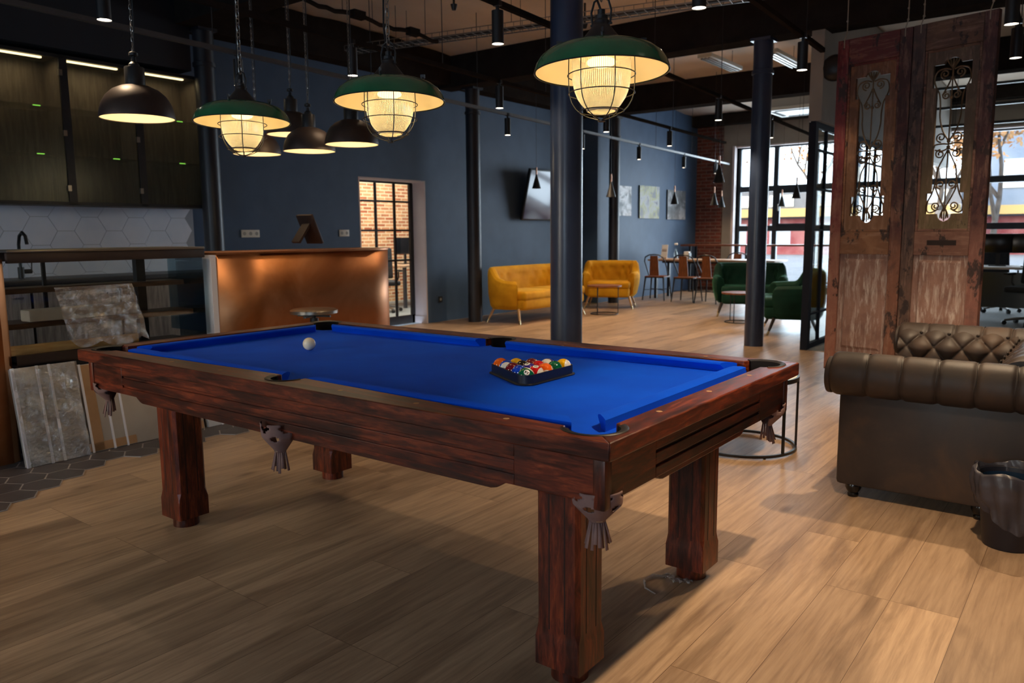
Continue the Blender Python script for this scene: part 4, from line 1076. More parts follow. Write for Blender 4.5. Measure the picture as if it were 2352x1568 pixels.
# back counter, base cabinets, tap
T = thing('worktop', 'dark stone worktop along the tiled wall behind the bar', 'worktop', (0, 0, 0))
B().box(-3.98, .9, .905, .6, 4.5, .04, bev=.004).obj('slab', M['column_dk'], T)
bc = thing('base_cabinet', 'x', 'cabinet')
B().box(-3.98, 0, .45, .56, .735, .86).obj('body', M['dkgrey'], bc)
o = B().box(-3.692, 0, .47, .02, .725, .80, bev=.002).obj('door', M['greywood'], bc)
B().box(-3.675, .28, .78, .015, .06, .012).obj('handle', M['steel'], o)
for i, (y, lab) in enumerate(((1.65, 'grey oak base cabinet below the black tap'), (.9, 'grey oak base cabinet almost hidden behind the copper counter end'), (2.4, 'grey oak base cabinet seen through the glass end of the display case'))):
    o = bc if i == 0 else dup(bc, (0, y, 0), 0, lab)
    o.location = (0, y, 0); o['label'] = lab; o['group'] = 'grey oak base cabinets'
T = thing('kitchen_tap', 'matt black swan neck tap on the worktop behind the bar', 'tap', (-4.08, 1.36, .925))
B().cyl((0, 0, 0), (0, 0, .1), .026, seg=16).cyl((0, .02, .06), (0, .085, .06), .02, seg=14).obj('body', M['black'], T)
b = B(); b.tube([(0, 0, .08), (0, 0, .3), (.03, 0, .37), (.09, 0, .40), (.15, 0, .37), (.17, 0, .3)], .014, 10); b.obj('spout', M['black'], T)
B().cyl((0, .085, .06), (.01, .09, .17), .005, seg=8).obj('lever', M['black'], T)
# upper cabinets
ub = thing('wall_cabinet', 'x', 'cabinet')
hc, zc = 1.30, 2.215
W_ = .66
b = B(); b.box(-4.285, 0, zc, .02, W_, hc); b.box(-4.12, 0, zc - hc / 2 + .01, .34, W_, .02); b.box(-4.12, 0, zc + hc / 2 - .01, .34, W_, .02)
for s_ in (-1, 1): b.box(-4.12, s_ * (W_ / 2 - .01), zc, .34, .02, hc)
b.obj('body', M['cabwood'], ub)
b = B()
for s_ in (-1, 1): b.box(-3.945, s_ * (W_ / 2 - .017), zc, .025, .034, hc)
for z in (zc - hc / 2 + .015, zc + hc / 2 - .012): b.box(-3.945, 0, z, .025, W_, .03)
dr = b.obj('door', M['black'], ub)
B().box(-3.945, 0, zc, .008, W_ - .05, hc - .05).obj('wired_glass', M['meshglass'], dr)
b = B()
for z in (zc - .5, zc - .02, zc + .5): b.box(-3.93, W_ / 2 - .03, z, .02, .03, .05)
b.obj('hinges', M['steel'], dr)
for z in (zc - .21, zc + .2):
    o = B().box(-4.12, 0, z, .3, W_ - .05, .008).obj('glass_shelf', M['glass'], ub)
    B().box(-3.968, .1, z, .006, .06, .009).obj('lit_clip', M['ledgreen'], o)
B().box(-4.02, -.05, zc + hc / 2 - .03, .03, W_ - .18, .012).obj('led_strip', M['led'], ub)
lamp('AREA', 'led_glow', ub, (-4.08, 0, zc + hc / 2 - .04), 1.3, (1, .78, .45), .05, None, sy=W_ - .25)
for i, (y, lab) in enumerate(((2.78, 'wired glass wall cabinet nearest the dark column'), (2.12, 'middle wired glass wall cabinet behind the single bronze dome'), (1.46, 'wired glass wall cabinet left of the single bronze dome, at the left photo edge'))):
    o = ub if i == 0 else dup(ub, (0, y, 0), 0, lab)
    o.location = (0, y, 0); o['label'] = lab; o['group'] = 'wired glass wall cabinets'
# sockets
def socket(y, n, label, z=1.305):
    t = thing('wall_socket', label, 'socket', (XW, y, z))
    B().box(.006, 0, 0, .012, .08 * n, .085, bev=.003).obj('plate', M['white_pl'] if z > 1 else M['dkgrey'], t)
    b = B()
    for k in range(n): b.lathe([(.022, 0), (.02, .0015), (0, .0015)], (0, 0, 0), 18)
    bm = b.bm
    for i, v in enumerate(bm.verts): pass
    b2 = B()
    for k in range(n): b2.cyl((.0121, (k - (n - 1) / 2) * .08, 0), (.0128, (k - (n - 1) / 2) * .08, 0), .021, seg=20)
    b2.obj('outlet', M['socketgrey'], t); b.bm.free()
M['socketgrey'] = pm('socket recess grey', lin((150, 152, 146)), None, rough=.5)
socket(3.848, 3, 'triple white wall socket left of the till'); socket(5.23, 2, 'double white wall socket between the till and the doorway'); socket(7.02, 1, 'single dark wall socket low beside the doorway', .33)
# till stand seen from behind
T = thing('till_terminal', 'dark folding till terminal seen from behind on the copper bar', 'till', (-1.86, 2.72, 1.222))
b = B(); b.box(0, .035, .11, .2, .025, .26, rx=R(24), bev=.004); b.obj('screen', M['blackbrown'] if 'blackbrown' in M else M['black'], T)
b = B(); b.box(0, -.055, .075, .10, .02, .19, rx=R(-38)); b.obj('stand', M['wdark'], T)
# stool
T = thing('bar_stool', 'round dark screw stool standing in front of the copper bar', 'stool', (-.93, 2.02, 0))
B().lathe([(0, .765), (.15, .765), (.163, .757), (.163, .742), (.155, .735), (0, .735)], seg=40).obj('seat', M['darkwood'], T)
B().lathe([(.163, .758), (.166, .756), (.166, .736), (.163, .734)], seg=40).obj('metal_band', M['steel'], T)
B().cyl((0, 0, .30), (0, 0, .735), .014, seg=14).cyl((0, 0, .66), (0, 0, .70), .03, seg=16).obj('screw_post', M['black'], T)
b = B()
for a in (0, 90): b.box(0, 0, .715, .26, .014, .012, rz=R(a + 20))
b.obj('cross_arm', M['black'], T)
for k in range(4):
    a = R(45 + 90 * k); B().tube([(.035 * math.cos(a), .035 * math.sin(a), .56), (.06 * math.cos(a), .06 * math.sin(a), .5), (.2 * math.cos(a), .2 * math.sin(a), .01), (.2 * math.cos(a), .2 * math.sin(a), .0)], .011, 8).obj('leg', M['black'], T)
b = B(); b.tube([(.155 * math.cos(2 * PI * i / 32), .155 * math.sin(2 * PI * i / 32), .17) for i in range(32)], .008, 6, True); b.obj('foot_ring', M['black'], T)
# ---------------------------------------------------------------- hanging antique doors
def leaf(label, origin, rz, width, mp, mpan, seed):
    t = thing('hanging_door_leaf', label, 'door', origin, rz, 'antique hanging door leaves')
    Hh = 2.56; th = .045; k = width / .53
    f = lambda u, v, w_: (u * k, w_, Hh - v)       # u across, v down from the top, w depth
    cx = .265
    pre = 'da_' if seed == 0 else 'db_'
    for u0, u1, v0, v1, nm, mk in ((0, .085, 0, Hh, 'stile', 'stile_l'), (.445, .53, 0, Hh, 'stile', 'stile_r'), (.085, .445, 0, .19, 'rail', 'rail'), (.085, .445, 1.46, 1.63, 'rail', 'rail'), (.085, .445, 2.41, Hh, 'rail', 'rail')):
        B().prism([(u0 + .0006, v0), (u1 - .0006, v0), (u1 - .0006, v1), (u0 + .0006, v1)], -th / 2, th / 2, f).obj(nm, M[pre + mk], t, bevel=.003)
    mp = M[pre + 'panel']
    # upper panel with shaped opening, as two halves
    b = B()
    tl, tr_ = .30, .455
    def half(s):
        P = [(0, .19), (0, .262)] 
        P += [(.055 * math.sin(R(a)), .30 - .038 * math.cos(R(a)) - .0) for a in (20, 45, 70, 90)]
        P += [(.122, .30), (.122, .455), (.095, .455), (.095, 1.19), (.122, 1.19), (.122, 1.335), (.05, 1.335)]
        P += [(.05 * math.cos(R(a)), 1.335 + .055 * math.sin(R(a))) for a in (25, 50, 75)] + [(0, 1.39)]
        P += [(0, 1.46), (.18, 1.46), (.18, .19)]
        return [(cx + s * u, v) for u, v in P]
    for s in (-1, 1): b.prism(half(s), -.012, .012, f)
    up = b.obj('upper_panel', mp if seed else mp, t, ang=30)
    b = B()          # mouldings round upper field
    for u0, u1, v0, v1 in ((.085, .103, .19, 1.46), (.427, .445, .19, 1.46), (.103, .427, .19, .208), (.103, .427, 1.442, 1.46)):
        b.prism([(u0, v0), (u1, v0), (u1, v1), (u0, v1)], -.02, .02, f)
    b.obj('moulding', M[pre + 'rail'], up, bevel=.005)
    # lower raised panel
    b = B()
    o4 = [(.085, 1.63), (.445, 1.63), (.445, 2.41), (.085, 2.41)]; i4 = [(.118, 1.665), (.412, 1.665), (.412, 2.375), (.118, 2.375)]; j4 = [(.135, 1.685), (.395, 1.685), (.395, 2.355), (.135, 2.355)]
    ring = lambda P, w_: [b.bm.verts.new(f(u, v, w_)) for u, v in P]
    for sg in (-1, 1):
        r0, r1, r2_, r3 = ring(o4, sg * .014), ring(o4, sg * .004), ring(i4, sg * .004), ring(j4, sg * .016)
        b._skin(r0, r1); b._skin(r1, r2_); b._skin(r2_, r3); b.bm.faces.new(r3)
    b.obj('lower_panel', mpan, t, ang=20, fix=False)
    # iron grille
    b = B(); rad = .0055
    P = lambda u, v: (( cx + u) * k, 0, Hh - v)
    def sp(cu, cv, r, a0, turns, s, n=26, r1=.25):
        return [P(cu + s * r * (1 - (1 - r1) * i / n) * math.cos(a0 + turns * 2 * PI * i / n), cv + r * (1 - (1 - r1) * i / n) * math.sin(a0 + turns * 2 * PI * i / n)) for i in range(n + 1)]
    def curve(pts, r=rad, n=6):
        q = [Vector(p) for p in pts]; out = []
        for i in range(len(q) - 1):
            p0, p1, p2, p3 = q[max(i - 1, 0)], q[i], q[i + 1], q[min(i + 2, len(q) - 1)]
            for j in range(n):
                t_ = j / n; out.append(.5 * ((2 * p1) + (p2 - p0) * t_ + (2 * p0 - 5 * p1 + 4 * p2 - p3) * t_ ** 2 + (3 * p1 - p0 - 3 * p2 + p3) * t_ ** 3))
        out.append(q[-1]); b.tube(out, r, 6)
    curve([P(0, .30), P(0, 1.385)])
    for s in (-1, 1):
        b.tube(sp(s * .048, .365, .032, PI / 2, 1.4, -s), rad, 6)
        curve([P(s * .01, .34), P(s * .05, .328), P(s * .098, .345), P(s * .115, .40), P(s * .10, .455), P(s * .078, .50), P(s * .068, .58), P(s * .066, .66), P(s * .045, .75), P(s * .006, .82)])
        curve([P(s * .006, .40), P(s * .03, .455), P(s * .06, .51)])
        b.tube(sp(s * .034, .515, .026, -PI / 2, 1.4, s), rad, 6)
        b.tube(sp(s * .05, .80, .034, PI * .5, 1.4, -s), rad, 6)
        curve([P(s * .005, .85), P(s * .04, .845), P(s * .085, .85), P(s * .092, .87)])
        curve([P(s * .005, .88), P(s * .04, .895), P(s * .085, .885)])
        b.tube(sp(s * .05, .915, .032, -PI * .5, 1.4, s), rad, 6)
        curve([P(s * .006, .90), P(s * .03, .95), P(s * .058, 1.02), P(s * .066, 1.10), P(s * .088, 1.19), P(s * .113, 1.25), P(s * .115, 1.31), P(s * .085, 1.325), P(s * .04, 1.30)])
        b.tube(sp(s * .036, 1.13, .03, PI * .5, 1.2, -s), rad, 6)
        curve([P(s * .066, 1.14), P(s * .06, 1.17), P(s * .03, 1.24), P(s * .004, 1.29)])
        b.tube(sp(s * .058, 1.28, .03, PI * .5, 1.4, -s), rad, 6)
        curve([P(0, 1.29), P(s * .02, 1.33), P(s * .026, 1.365)])
        curve([P(0, 1.28), P(s * .014, 1.33), P(s * .012, 1.37)])
    for q in range(-2, 3): curve([P(0, .335), P(q * .012, .30), P(q * .02, .27)], .006)
    for v in (.40, .53, .83, .87, .90, 1.29): b.sphere(P(0, v), .013, 12, 8, (1, .8, 1))
    b.obj('iron_grille', M['iron'], up, ang=60)
    for u in (.05, .48):
        b = B(); b.tube([f(u, .06, -.026), f(u, 0, -.026), f(u + .004, -.06, -.0), f(u, -.6, 0)], .004, 6); b.sphere(f(u + .003, -.06, 0), .009, 8, 6); b.sphere(f(u + .002, -.14, 0), .008, 8, 6)
        b.obj('hanging_cable', M['cable'], t)
    b = B(); u = .08 if seed == 0 else .45; b.tube([f(u, Hh, 0), f(u, Hh + .08, .004), f(u, Hh + .165, 0)], .003, 6); b.lathe([(0, .003), (.022, .003), (.02, 0), (0, 0)], (f(u, 0, 0)[0], 0, -.168), 14)
    b.obj('floor_tether', M['cable'], t)
    if seed:
        B().box(.27 * k, -.024, Hh - 1.54, .2, .004, .035).obj('letter_slot', M['wdark'], t)
leaf('reddish antique door leaf with iron grille, hanging left of the slotted brown one', (1.737, 5.055, .17), R(-13.1), .565, None, M['panel_a'], 0)
leaf('dark brown antique door leaf with iron grille and dark letter slot', (2.293, 4.922, .17), R(-15.4), .56, None, M['panel_b'], 1)

# ---------------------------------------------------------------- chesterfield
T = thing('chesterfield_sofa', 'brown leather buttoned sofa with rolled arms at the right edge', 'sofa', (2.535, 2.33, 0))
# local: x from 0 (front) to .95 (back), y from 0 (near arm outside) to 1.62
SD, SWd = .80, 1.62
def roll_arm(y_in, outward):
    """rolled arm swept along x; outward = -1 for near arm"""
    b = B(); nx, ns = 181, 28
    seams = [.135 + .148 * k for k in range(6)]
    def f(u, v):
        x = -.03 + (SD + .10) * u
        d = min([abs(x - s_) for s_ in seams]); puff = .014 * (1 - math.exp(-(d / .012) ** 2)) + .006 * math.cos(min(d, .074) / .074 * PI / 2) * 0 - .006
        big = 0
        a = 2 * PI * v; r = .099 + puff * .5 + big
        e = 1
        if u < .04: e = math.sqrt(max(0, 1 - ((.04 - u) / .04) ** 2)) * .25 + .75
        return (x, y_in + outward * .05 + r * e * math.cos(a) * 1.0, .602 + r * e * math.sin(a) * 1.02)
    b.grid(f, nx, ns, cv=True)
    for row in (b.last[0], b.last[-1]): b.bm.faces.new(row)
    return b
def arm(y0, y1, outward, tuft):
    a = roll_arm((y0 + y1) / 2, outward).obj('arm', M['leather'], T, ang=60)
    b = B(); b.box(SD / 2 + .01, (y0 + y1) / 2, .30, SD, y1 - y0, .48, bev=.02); b.obj('arm_side', M['leather'], a)
    b = B()      # scroll facing
    yc = (y0 + y1) / 2
    b.prism([(yc + outward * .055 + .085 * math.cos(2 * PI * i / 28), .592 + .088 * math.sin(2 * PI * i / 28)) for i in range(28)], -.05, -.02, lambda u, v, w_: (w_, u, v))
    b.obj('scroll_front', M['leather'], a, bevel=.008)
arm(.03, .19, -1, False); arm(SWd - .19, SWd - .03, 1, True)
# piping seam lines on the near roll
b = B()
for k in range(6):
    x = .135 + .148 * k
    b.tube([(x + .004 * math.sin(a * 3), .055 - .0 + (.099) * math.cos(a), .602 + .101 * math.sin(a)) for a in [R(-20 + 250 * i / 24) for i in range(25)]], .0022, 5)
    b.tube([(x, SWd - .055 + (.099) * math.cos(a), .602 + .101 * math.sin(a)) for a in [R(-70 + 250 * i / 24) for i in range(25)]], .0022, 5)
M['seam'] = pm('dark leather seam', lin((40, 30, 24)), None, rough=.5)
b.obj('seams', M['seam'], T)
def tuft(u, v):
    """diamond tufting height for u,v in button units"""
    a, c = math.pi * (u + v) / 2, math.pi * (u - v) / 2
    h = abs(math.sin(a) * math.sin(c))
    return h ** .32
# far arm inner tufted face and back inner tufted face
b = B()
def fa(u, v):
    x = -.01 + (SD - .18) * u; z = .30 + .42 * v
    h = tuft(x / .075 + .5, (z - .66) / .085)
    roll = max(0, v - .62) / .38
    return (x, SWd - .205 - .038 * h + .035 * (1 - v) + .16 * roll ** 1.6, z - .0 - .035 * roll ** 2 + .018 * h * roll)
b.grid(fa, 110, 70); b.obj('tufted_arm_face', M['leather'], T, ang=75)
b = B()
def fb(u, v):
    y = .17 + (SWd - .34) * u; z = .30 + .42 * v
    h = tuft(y / .075, (z - .66) / .085)
    roll = max(0, v - .62) / .38
    return (SD - .20 - .038 * h + .02 * (1 - v) + .16 * roll ** 1.6, y, z - .035 * roll ** 2 + .018 * h * roll)
b.grid(fb, 170, 70); b.obj('tufted_back_face', M['leather'], T, ang=75)
b = B(); ny, ns = 120, 28
def br_(u, v):
    y = .07 + (SWd - .14) * u; a = 2 * PI * v
    pl = .006 * math.sin(y * 60 + 5 * math.sin(a)) * max(0, math.cos((u - .0) * PI)) ** 6 + .006 * math.sin(y * 60) * max(0, -math.cos(u * PI)) ** 6
    r = .118 + pl + .004 * math.sin(y * 30)
    return (SD - .045 + r * math.cos(a), y, .60 + r * math.sin(a) * 1.02)
b.grid(br_, ny, ns, cv=True)
for row in (b.last[0], b.last[-1]): b.bm.faces.new(row)
bk = b.obj('back', M['leather'], T, ang=60)
B().box(SD - .06, SWd / 2, .31, .14, SWd - .30, .5, bev=.02).obj('back_panel', M['leather'], bk)
b = B()
for i in range(0, 14):
    for j in range(-3, 1):
        if (i + j) % 2: continue
        x = .075 * (i - .5); z = .66 + .085 * j
        if .03 < x < SD - .2: b.sphere((x, SWd - .205 + .035 * .4 + (.012 if j == 0 else 0), z), .010, 10, 6, (1, .6, 1))
for i in range(1, 22):
    for j in range(-3, 1):
        if (i + j) % 2: continue
        y = .075 * i; z = .66 + .085 * j
        if .24 < y < SWd - .24: b.sphere((SD - .2 + .012 + (.012 if j == 0 else 0), y, z), .010, 10, 6, (.6, 1, 1))
b.obj('buttons', M['seam'], T)
for k in range(2):
    w1 = (SWd - .40) / 2
    B().box(.27, .2 + w1 * (k + .5), .40, .56, w1 - .005, .15, bev=.035, seg=4).obj('seat_cushion', M['leather'], T)
B().box(.30, SWd / 2, .20, .62, SWd - .36, .26, bev=.01).obj('seat_base', M['leather'], T)
for x, y in ((.085, .075), (.62, .075), (.085, SWd - .075), (.68, SWd - .075)):
    B().lathe([(0, .075), (.03, .075), (.036, .06), (.037, .045), (.03, .03), (.022, .02), (.026, .012), (.024, 0), (0, 0)], (x, y, 0), 22).obj('bun_foot', M['blackgl'], T)
B().cyl((.38, .3, 0), (.38, .3, .075), .012, seg=10).obj('middle_foot', M['black'], T)

# waste bin with bag
M['dkplastic'] = pm('black bin plastic', lin((24, 24, 34)), None, rough=.5)
T = thing('waste_bin', 'black waste bin lined with a grey plastic bag at the right edge', 'bin', (3.285, 2.13, 0))
B().lathe([(0, 0), (.085, 0), (.09, .006), (.122, .30), (.125, .302), (.118, .296), (.086, .01), (0, .008)], seg=40).obj('bucket', M['dkplastic'] if 'dkplastic' in M else M['blackgl'], T)
b = B(); rnd = random.Random(3)
def bagf(u, v):
    a = 2 * PI * u; fold = .006 * math.sin(a * 9 + v * 5) + .004 * math.sin(a * 17 - v * 9) + .007 * math.sin(a * 3 + 1)
    prof = [(.110, .20), (.121, .29), (.130, .318), (.142, .312), (.150, .27), (.140, .21), (.120, .15 + .03 * math.sin(a * 2)), (.113, .125 + .045 * math.sin(a * 2 + .7))]
    t_ = v * (len(prof) - 1); i = min(int(t_), len(prof) - 2); q = t_ - i
    r = prof[i][0] * (1 - q) + prof[i + 1][0] * q; z = prof[i][1] * (1 - q) + prof[i + 1][1] * q
    r += fold * (.4 + v); z += .012 * math.sin(a * 4 + 2) * (1 - abs(v - .3))
    return (r * math.cos(a), r * math.sin(a), z)
b.grid(bagf, 96, 40, cu=True); b.obj('bag', M['bag'], T, ang=70)
B().lathe([(.109, .28), (.1, .15), (.088, .03), (0, .02)], seg=40).obj('bag_inside', M['bagblue'], T)

# ---------------------------------------------------------------- round ring table
T = thing('ring_side_table', 'round side table with white top and black ring base, half hidden behind the pool table', 'side table', (1.84, 2.98, 0))
rr = .315; ZT = -.095
b = B(); b.lathe([(0, .44), (rr - .012, .44), (rr - .012, .427), (0, .427)], seg=64); b.obj('table_top', M['paper'], T)
b = B(); b.lathe([(rr - .012, .445), (rr, .445), (rr, .42), (rr - .012, .42), (rr - .012, .445)], seg=64); b.obj('top_rim', M['black'], T)
b = B(); b.lathe([(rr - .014, .022), (rr, .022), (rr, .006), (rr - .014, .006), (rr - .014, .022)], seg=64)
for a in range(15, 360, 60): b.cyl(((rr - .007) * math.cos(R(a)), (rr - .007) * math.sin(R(a)), 0), ((rr - .007) * math.cos(R(a)), (rr - .007) * math.sin(R(a)), .008), .008, seg=8)
b.obj('ring_base', M['black'], T)
for a in (-22, 22, 158, 202): B().box((rr - .007) * math.cos(R(a)), (rr - .007) * math.sin(R(a)), .222, .013, .013, .41, rz=R(a)).obj('leg', M['black'], T)

# ---------------------------------------------------------------- velvet tub seats
def tub(name, label, cat, width, vel, legm, group=None, depth=.78):
    """faces -y locally; origin on the floor at the middle"""
    t = thing(name, label, cat, group=group)
    hw, hd = width / 2, depth / 2; n = 97; KA = .50 if width < 1.3 else .56; e = 3.2 if width > 1 else 2.6
    def path(a):   # a from -1..1, 0 = middle of the back; superellipse around the back, straight arms to the front
        s_ = a * 1.0
        ang = s_ * (PI / 2 + .62)
        c_, s2_ = math.cos(ang), math.sin(ang)
        x = math.copysign(abs(s2_) ** (2 / e), s2_); y = math.copysign(abs(c_) ** (2 / e), c_)
        return x, y
    def hgt(a):
        q = abs(a); k = min(max((q - KA) / .2, 0), 1); k = k * k * (3 - 2 * k)
        return .80 * (1 - k) + (.62 - .04 * max(0, q - .7)) * k
    def sec(u, v):
        a = -1 + 2 * u; x, y = path(a); h = hgt(a)
        # closed section v 0..1 : outer bottom -> outer top -> inner top -> inner bottom
        P = [(.86, .20), (.93, .25), (.99, .42), (1.0, h - .10), (.985, h - .035), (.93, h), (.86, h - .005), (.80, h - .045), (.775, h - .12), (.75, .42), (.72, .30), (.70, .20)]
        t_ = v * len(P); i = int(t_) % len(P); q = t_ - int(t_); A, B_ = P[i], P[(i + 1) % len(P)]
        k = A[0] * (1 - q) + B_[0] * q; z = A[1] * (1 - q) + B_[1] * q
        t2 = (1 - k) * (.46 + .22 * min(max((abs(a) - KA + .1) / .3, 0), 1)); t2 = min(t2, .2)
        px, py = x * (hw - t2) , y * (hd - t2)
        if k < .8 and z > .38:      # button dimples inside
            sp_ = .165; ux = (a * (width * .5 + depth * .6)) / sp_
            for jz, off in ((.66, 0), (.52, .5)):
                dd = ((ux - off) - round(ux - off)) * sp_; dz = z - jz
                w_ = math.exp(-(dd * dd + dz * dz) / .0011) * .03
                if abs(a) < .6: px += x * w_; py += y * w_
        q_ = max(0, (abs(a) - .93) / .07)
        if q_ > 0:
            sh = math.sqrt(max(0, 1 - q_ * q_)) * .45 + .55; px = math.copysign(hw - .07, px) + (px - math.copysign(hw - .07, px)) * sh; zc_ = .4; z = zc_ + (z - zc_) * (sh * .35 + .65)
        return (px, py, z)
    b = B(); b.grid(sec, n, 60, cv=True)
    for row in (b.last[0], b.last[-1]): b.bm.faces.new(row)
    b.obj('shell', vel, t, ang=70, bevel=0)
    b = B(); b.box(0, -.06, .28, width - .30, depth - .18, .17, bev=.05, seg=3); b.obj('seat_base', vel, t, ang=50)
    ns = 2 if width > 1.1 else 1; wd = (width - .28) / ns
    for k in range(ns): B().box(-width / 2 + .14 + wd * (k + .5), -.08, .40, wd - .006, depth - .20, .13, bev=.045, seg=4).obj('seat_cushion', vel, t, ang=50)
    for sx in (-1, 1):
        for sy in (-1, 1):
            x0, y0 = sx * (hw - .16), sy * (hd - .17) - .02; x1, y1 = sx * (hw - .09), sy * (hd - .09) - .02
            lg = B().cyl((x1, y1, 0), (x0, y0, .21), .012, .022, 14).obj('leg', legm, t)
            q = .25; B().cyl((x1, y1, 0), (x1 + (x0 - x1) * q, y1 + (y0 - y1) * q, .21 * q), .0128, .0152, 14).obj('brass_tip', M['gold'], lg)
    return t
M['darkleg'] = pm('dark walnut leg', lin((40, 28, 22)), None, rough=.4)
M['goldleg'] = pm('pale gold leg', lin((196, 158, 112)), None, rough=.35, metal=.4)
s_ = tub('velvet_sofa', 'mustard velvet two seat sofa along the blue wall behind the thick navy column', 'sofa', 1.9, M['vel_y'], M['goldleg'])
s_.location = (-3.36, 8.16, 0); s_.rotation_euler.z = R(90)
s_ = tub('velvet_armchair', 'mustard velvet armchair facing the camera right of the thick navy column', 'armchair', 1.0, M['vel_y'], M['goldleg'], 'velvet tub armchairs')
s_.location = (-3.32, 10.3, 0); s_.rotation_euler.z = R(24)
s_ = tub('velvet_armchair', 'green velvet armchair left of and behind the navy column', 'armchair', 1.12, M['vel_g'], M['darkleg'], 'velvet tub armchairs')
s_.location = (-.86, 10.3, 0); s_.rotation_euler.z = R(22); GA = s_
dup(GA, (.33, 8.62, 0), R(-68), 'green velvet armchair seen from its side, right of the navy column')
s_ = tub('velvet_armchair', 'dark armchair with mustard back standing behind the glass partition', 'armchair', .82, M['vel_y'], M['darkleg'], 'velvet tub armchairs')
s_.location = (1.0 + .72, 10.2, .006); s_.rotation_euler.z = R(150)
def small_table(label, loc, r, h):
    t = thing('lounge_table', label, 'side table', loc, 0, 'round lounge tables')
    B().lathe([(0, h), (r, h), (r, h - .022), (0, h - .022)], seg=48).obj('table_top', M['walnut'], t)
    b = B(); b.tube([(r * .8 * math.cos(2 * PI * i / 40), r * .8 * math.sin(2 * PI * i / 40), .008) for i in range(40)], .007, 6, True); b.obj('ring_base', M['black'], t)
    for a in (30, 150, 270): B().cyl((r * .8 * math.cos(R(a)), r * .8 * math.sin(R(a)), .005), (r * .8 * math.cos(R(a)), r * .8 * math.sin(R(a)), h - .02), .007, seg=8).obj('leg', M['black'], t)
    return t
small_table('low round brown table between mustard sofa and mustard armchair', (-2.82, 9.25, 0), .27, .46)
small_table('low round table half hidden by the navy column between green armchairs', (-.62, 9.28, 0), .25, .43)

# ---------------------------------------------------------------- dining group at the window
def bistro(label):
    t = thing('bistro_chair', label, 'chair', group='bistro chairs')
    B().box(0, 0, .45, .38, .38, .018, bev=.006).obj('seat', M['walnut'], t)
    b = B(); b.prism([(-.095, .47), (.095, .47), (.075, .845), (-.075, .845)], .17, .184, lambda u, v, w_: (u, w_ + (v - .47) * .1, v)); b.obj('backrest', M['walnut'], t)
    b = B(); b.tube([(-.19, -.06, .455), (-.2, .06, .62), (-.2, .17, .74), (-.17, .215, .82), (-.09, .225, .86), (0, .228, .868), (.09, .225, .86), (.17, .215, .82), (.2, .17, .74), (.2, .06, .62), (.19, -.06, .455)], .012, 8)
    b.tube([(-.18, -.18, .435), (.18, -.18, .435), (.18, .18, .435), (-.18, .18, .435)], .011, 6, True)
    b.obj('back_frame', M['black'], t)
    for sx in (-1, 1):
        for sy in (-1, 1): B().cyl((sx * .215, sy * .22, 0), (sx * .175, sy * .175, .44), .011, .018, 8).obj('leg', M['black'], t)
    b = B(); b.cyl((-.2, -.2, .2), (.2, .2, .2), .006, seg=6).cyl((-.2, .2, .2), (.2, -.2, .2), .006, seg=6); b.obj('cross_brace', M['black'], t)
    return t
ch = bistro('brown bistro chair closest to the blue wall at the long table')
ch.location = (-3.36, 12.15, 0); ch.rotation_euler.z = R(188)
for x, y, a, lab in ((-2.70, 12.05, 182, 'second brown bistro chair from the blue wall, in front of the brick pier'), (-2.2, 11.98, 176, 'third brown bistro chair from the blue wall at the long table'),
                     (-2.35, 13.45, 5, 'brown bistro chair on the far side of the long table in front of the window'), (.3, 13.1, 175, 'brown bistro chair between navy column and glass partition by the window'), (1.6, 13.3, 165, 'curly backed brown chair seen through the glass partition')):
    dup(ch, (x, y, 0), R(a), lab)
T = thing('dining_table', 'long pale wood table with black legs in front of the brick pier', 'table', (-2.45, 12.75, 0))
B().box(0, 0, .745, 2.5, .72, .035, bev=.003).obj('table_top', M['oak'], T)
for sx in (-1, 1):
    for sy in (-1, 1): B().box(sx * 1.1, sy * .28, .365, .05, .05, .73).obj('leg', M['black'], T)
b = B(); b.box(0, 0, .70, 2.2, .05, .04)
b.obj('stretcher', M['black'], T)
T = thing('window_counter', 'long high counter with brown top and black legs along the window', 'counter', (-.6, 14.5, 0))
B().box(0, 0, 1.0, 6.6, .42, .035).obj('counter_top', M['walnut'], T)
for k in range(6):
    for sy in (-.15, .15): B().box(-3.1 + 1.24 * k, sy, .49, .04, .04, .98).obj('leg', M['black'], T)
b = B(); b.box(0, .15, .25, 6.4, .03, .03); b.obj('foot_rail', M['black'], T)
T = thing('window_table', 'pale wood table at the window right of the navy column', 'table', (.75, 13.8, 0))
B().box(0, 0, .745, 1.5, .55, .035).obj('table_top', M['oak'], T)
for sx in (-1, 1):
    for sy in (-1, 1): B().box(sx * .65, sy * .2, .365, .045, .045, .73).obj('leg', M['black'], T)
# things on the long table
T = thing('menu_card', 'upright white menu card on the long table at the blue wall', 'menu', (-3.5, 12.72, .763))
B().box(0, 0, .14, .13, .006, .27, rx=R(-10)).obj('card', M['paper'], T); B().box(0, .0, .012, .1, .07, .024).obj('foot', M['oak'], T); b = B()
for k in range(4): b.box(0, -.004, .08 + .035 * k, .09, .004, .008, rx=R(-10))
b.obj('printed_lines', M['carddk'], T)
T = thing('flower_bottle', 'clear bottle with a small flower on the long table', 'vase', (-3.27, 12.75, .763))
B().lathe([(0, 0), (.035, 0), (.036, .1), (.012, .16), (.012, .2), (.01, .2), (.01, .16), (.032, .1), (.032, .006), (0, .006)], seg=20).obj('bottle', M['glass'], T)
b = B()
for k in range(6): b.sphere((.022 * math.cos(k * 1.05), .022 * math.sin(k * 1.05), .28 + .012 * (k % 2)), .016, 8, 6)
f_ = b.obj('flower', M['paper'], T); B().cyl((0, 0, .05), (0, 0, .27), .003, seg=6).obj('stem', M['vel_g'], T)
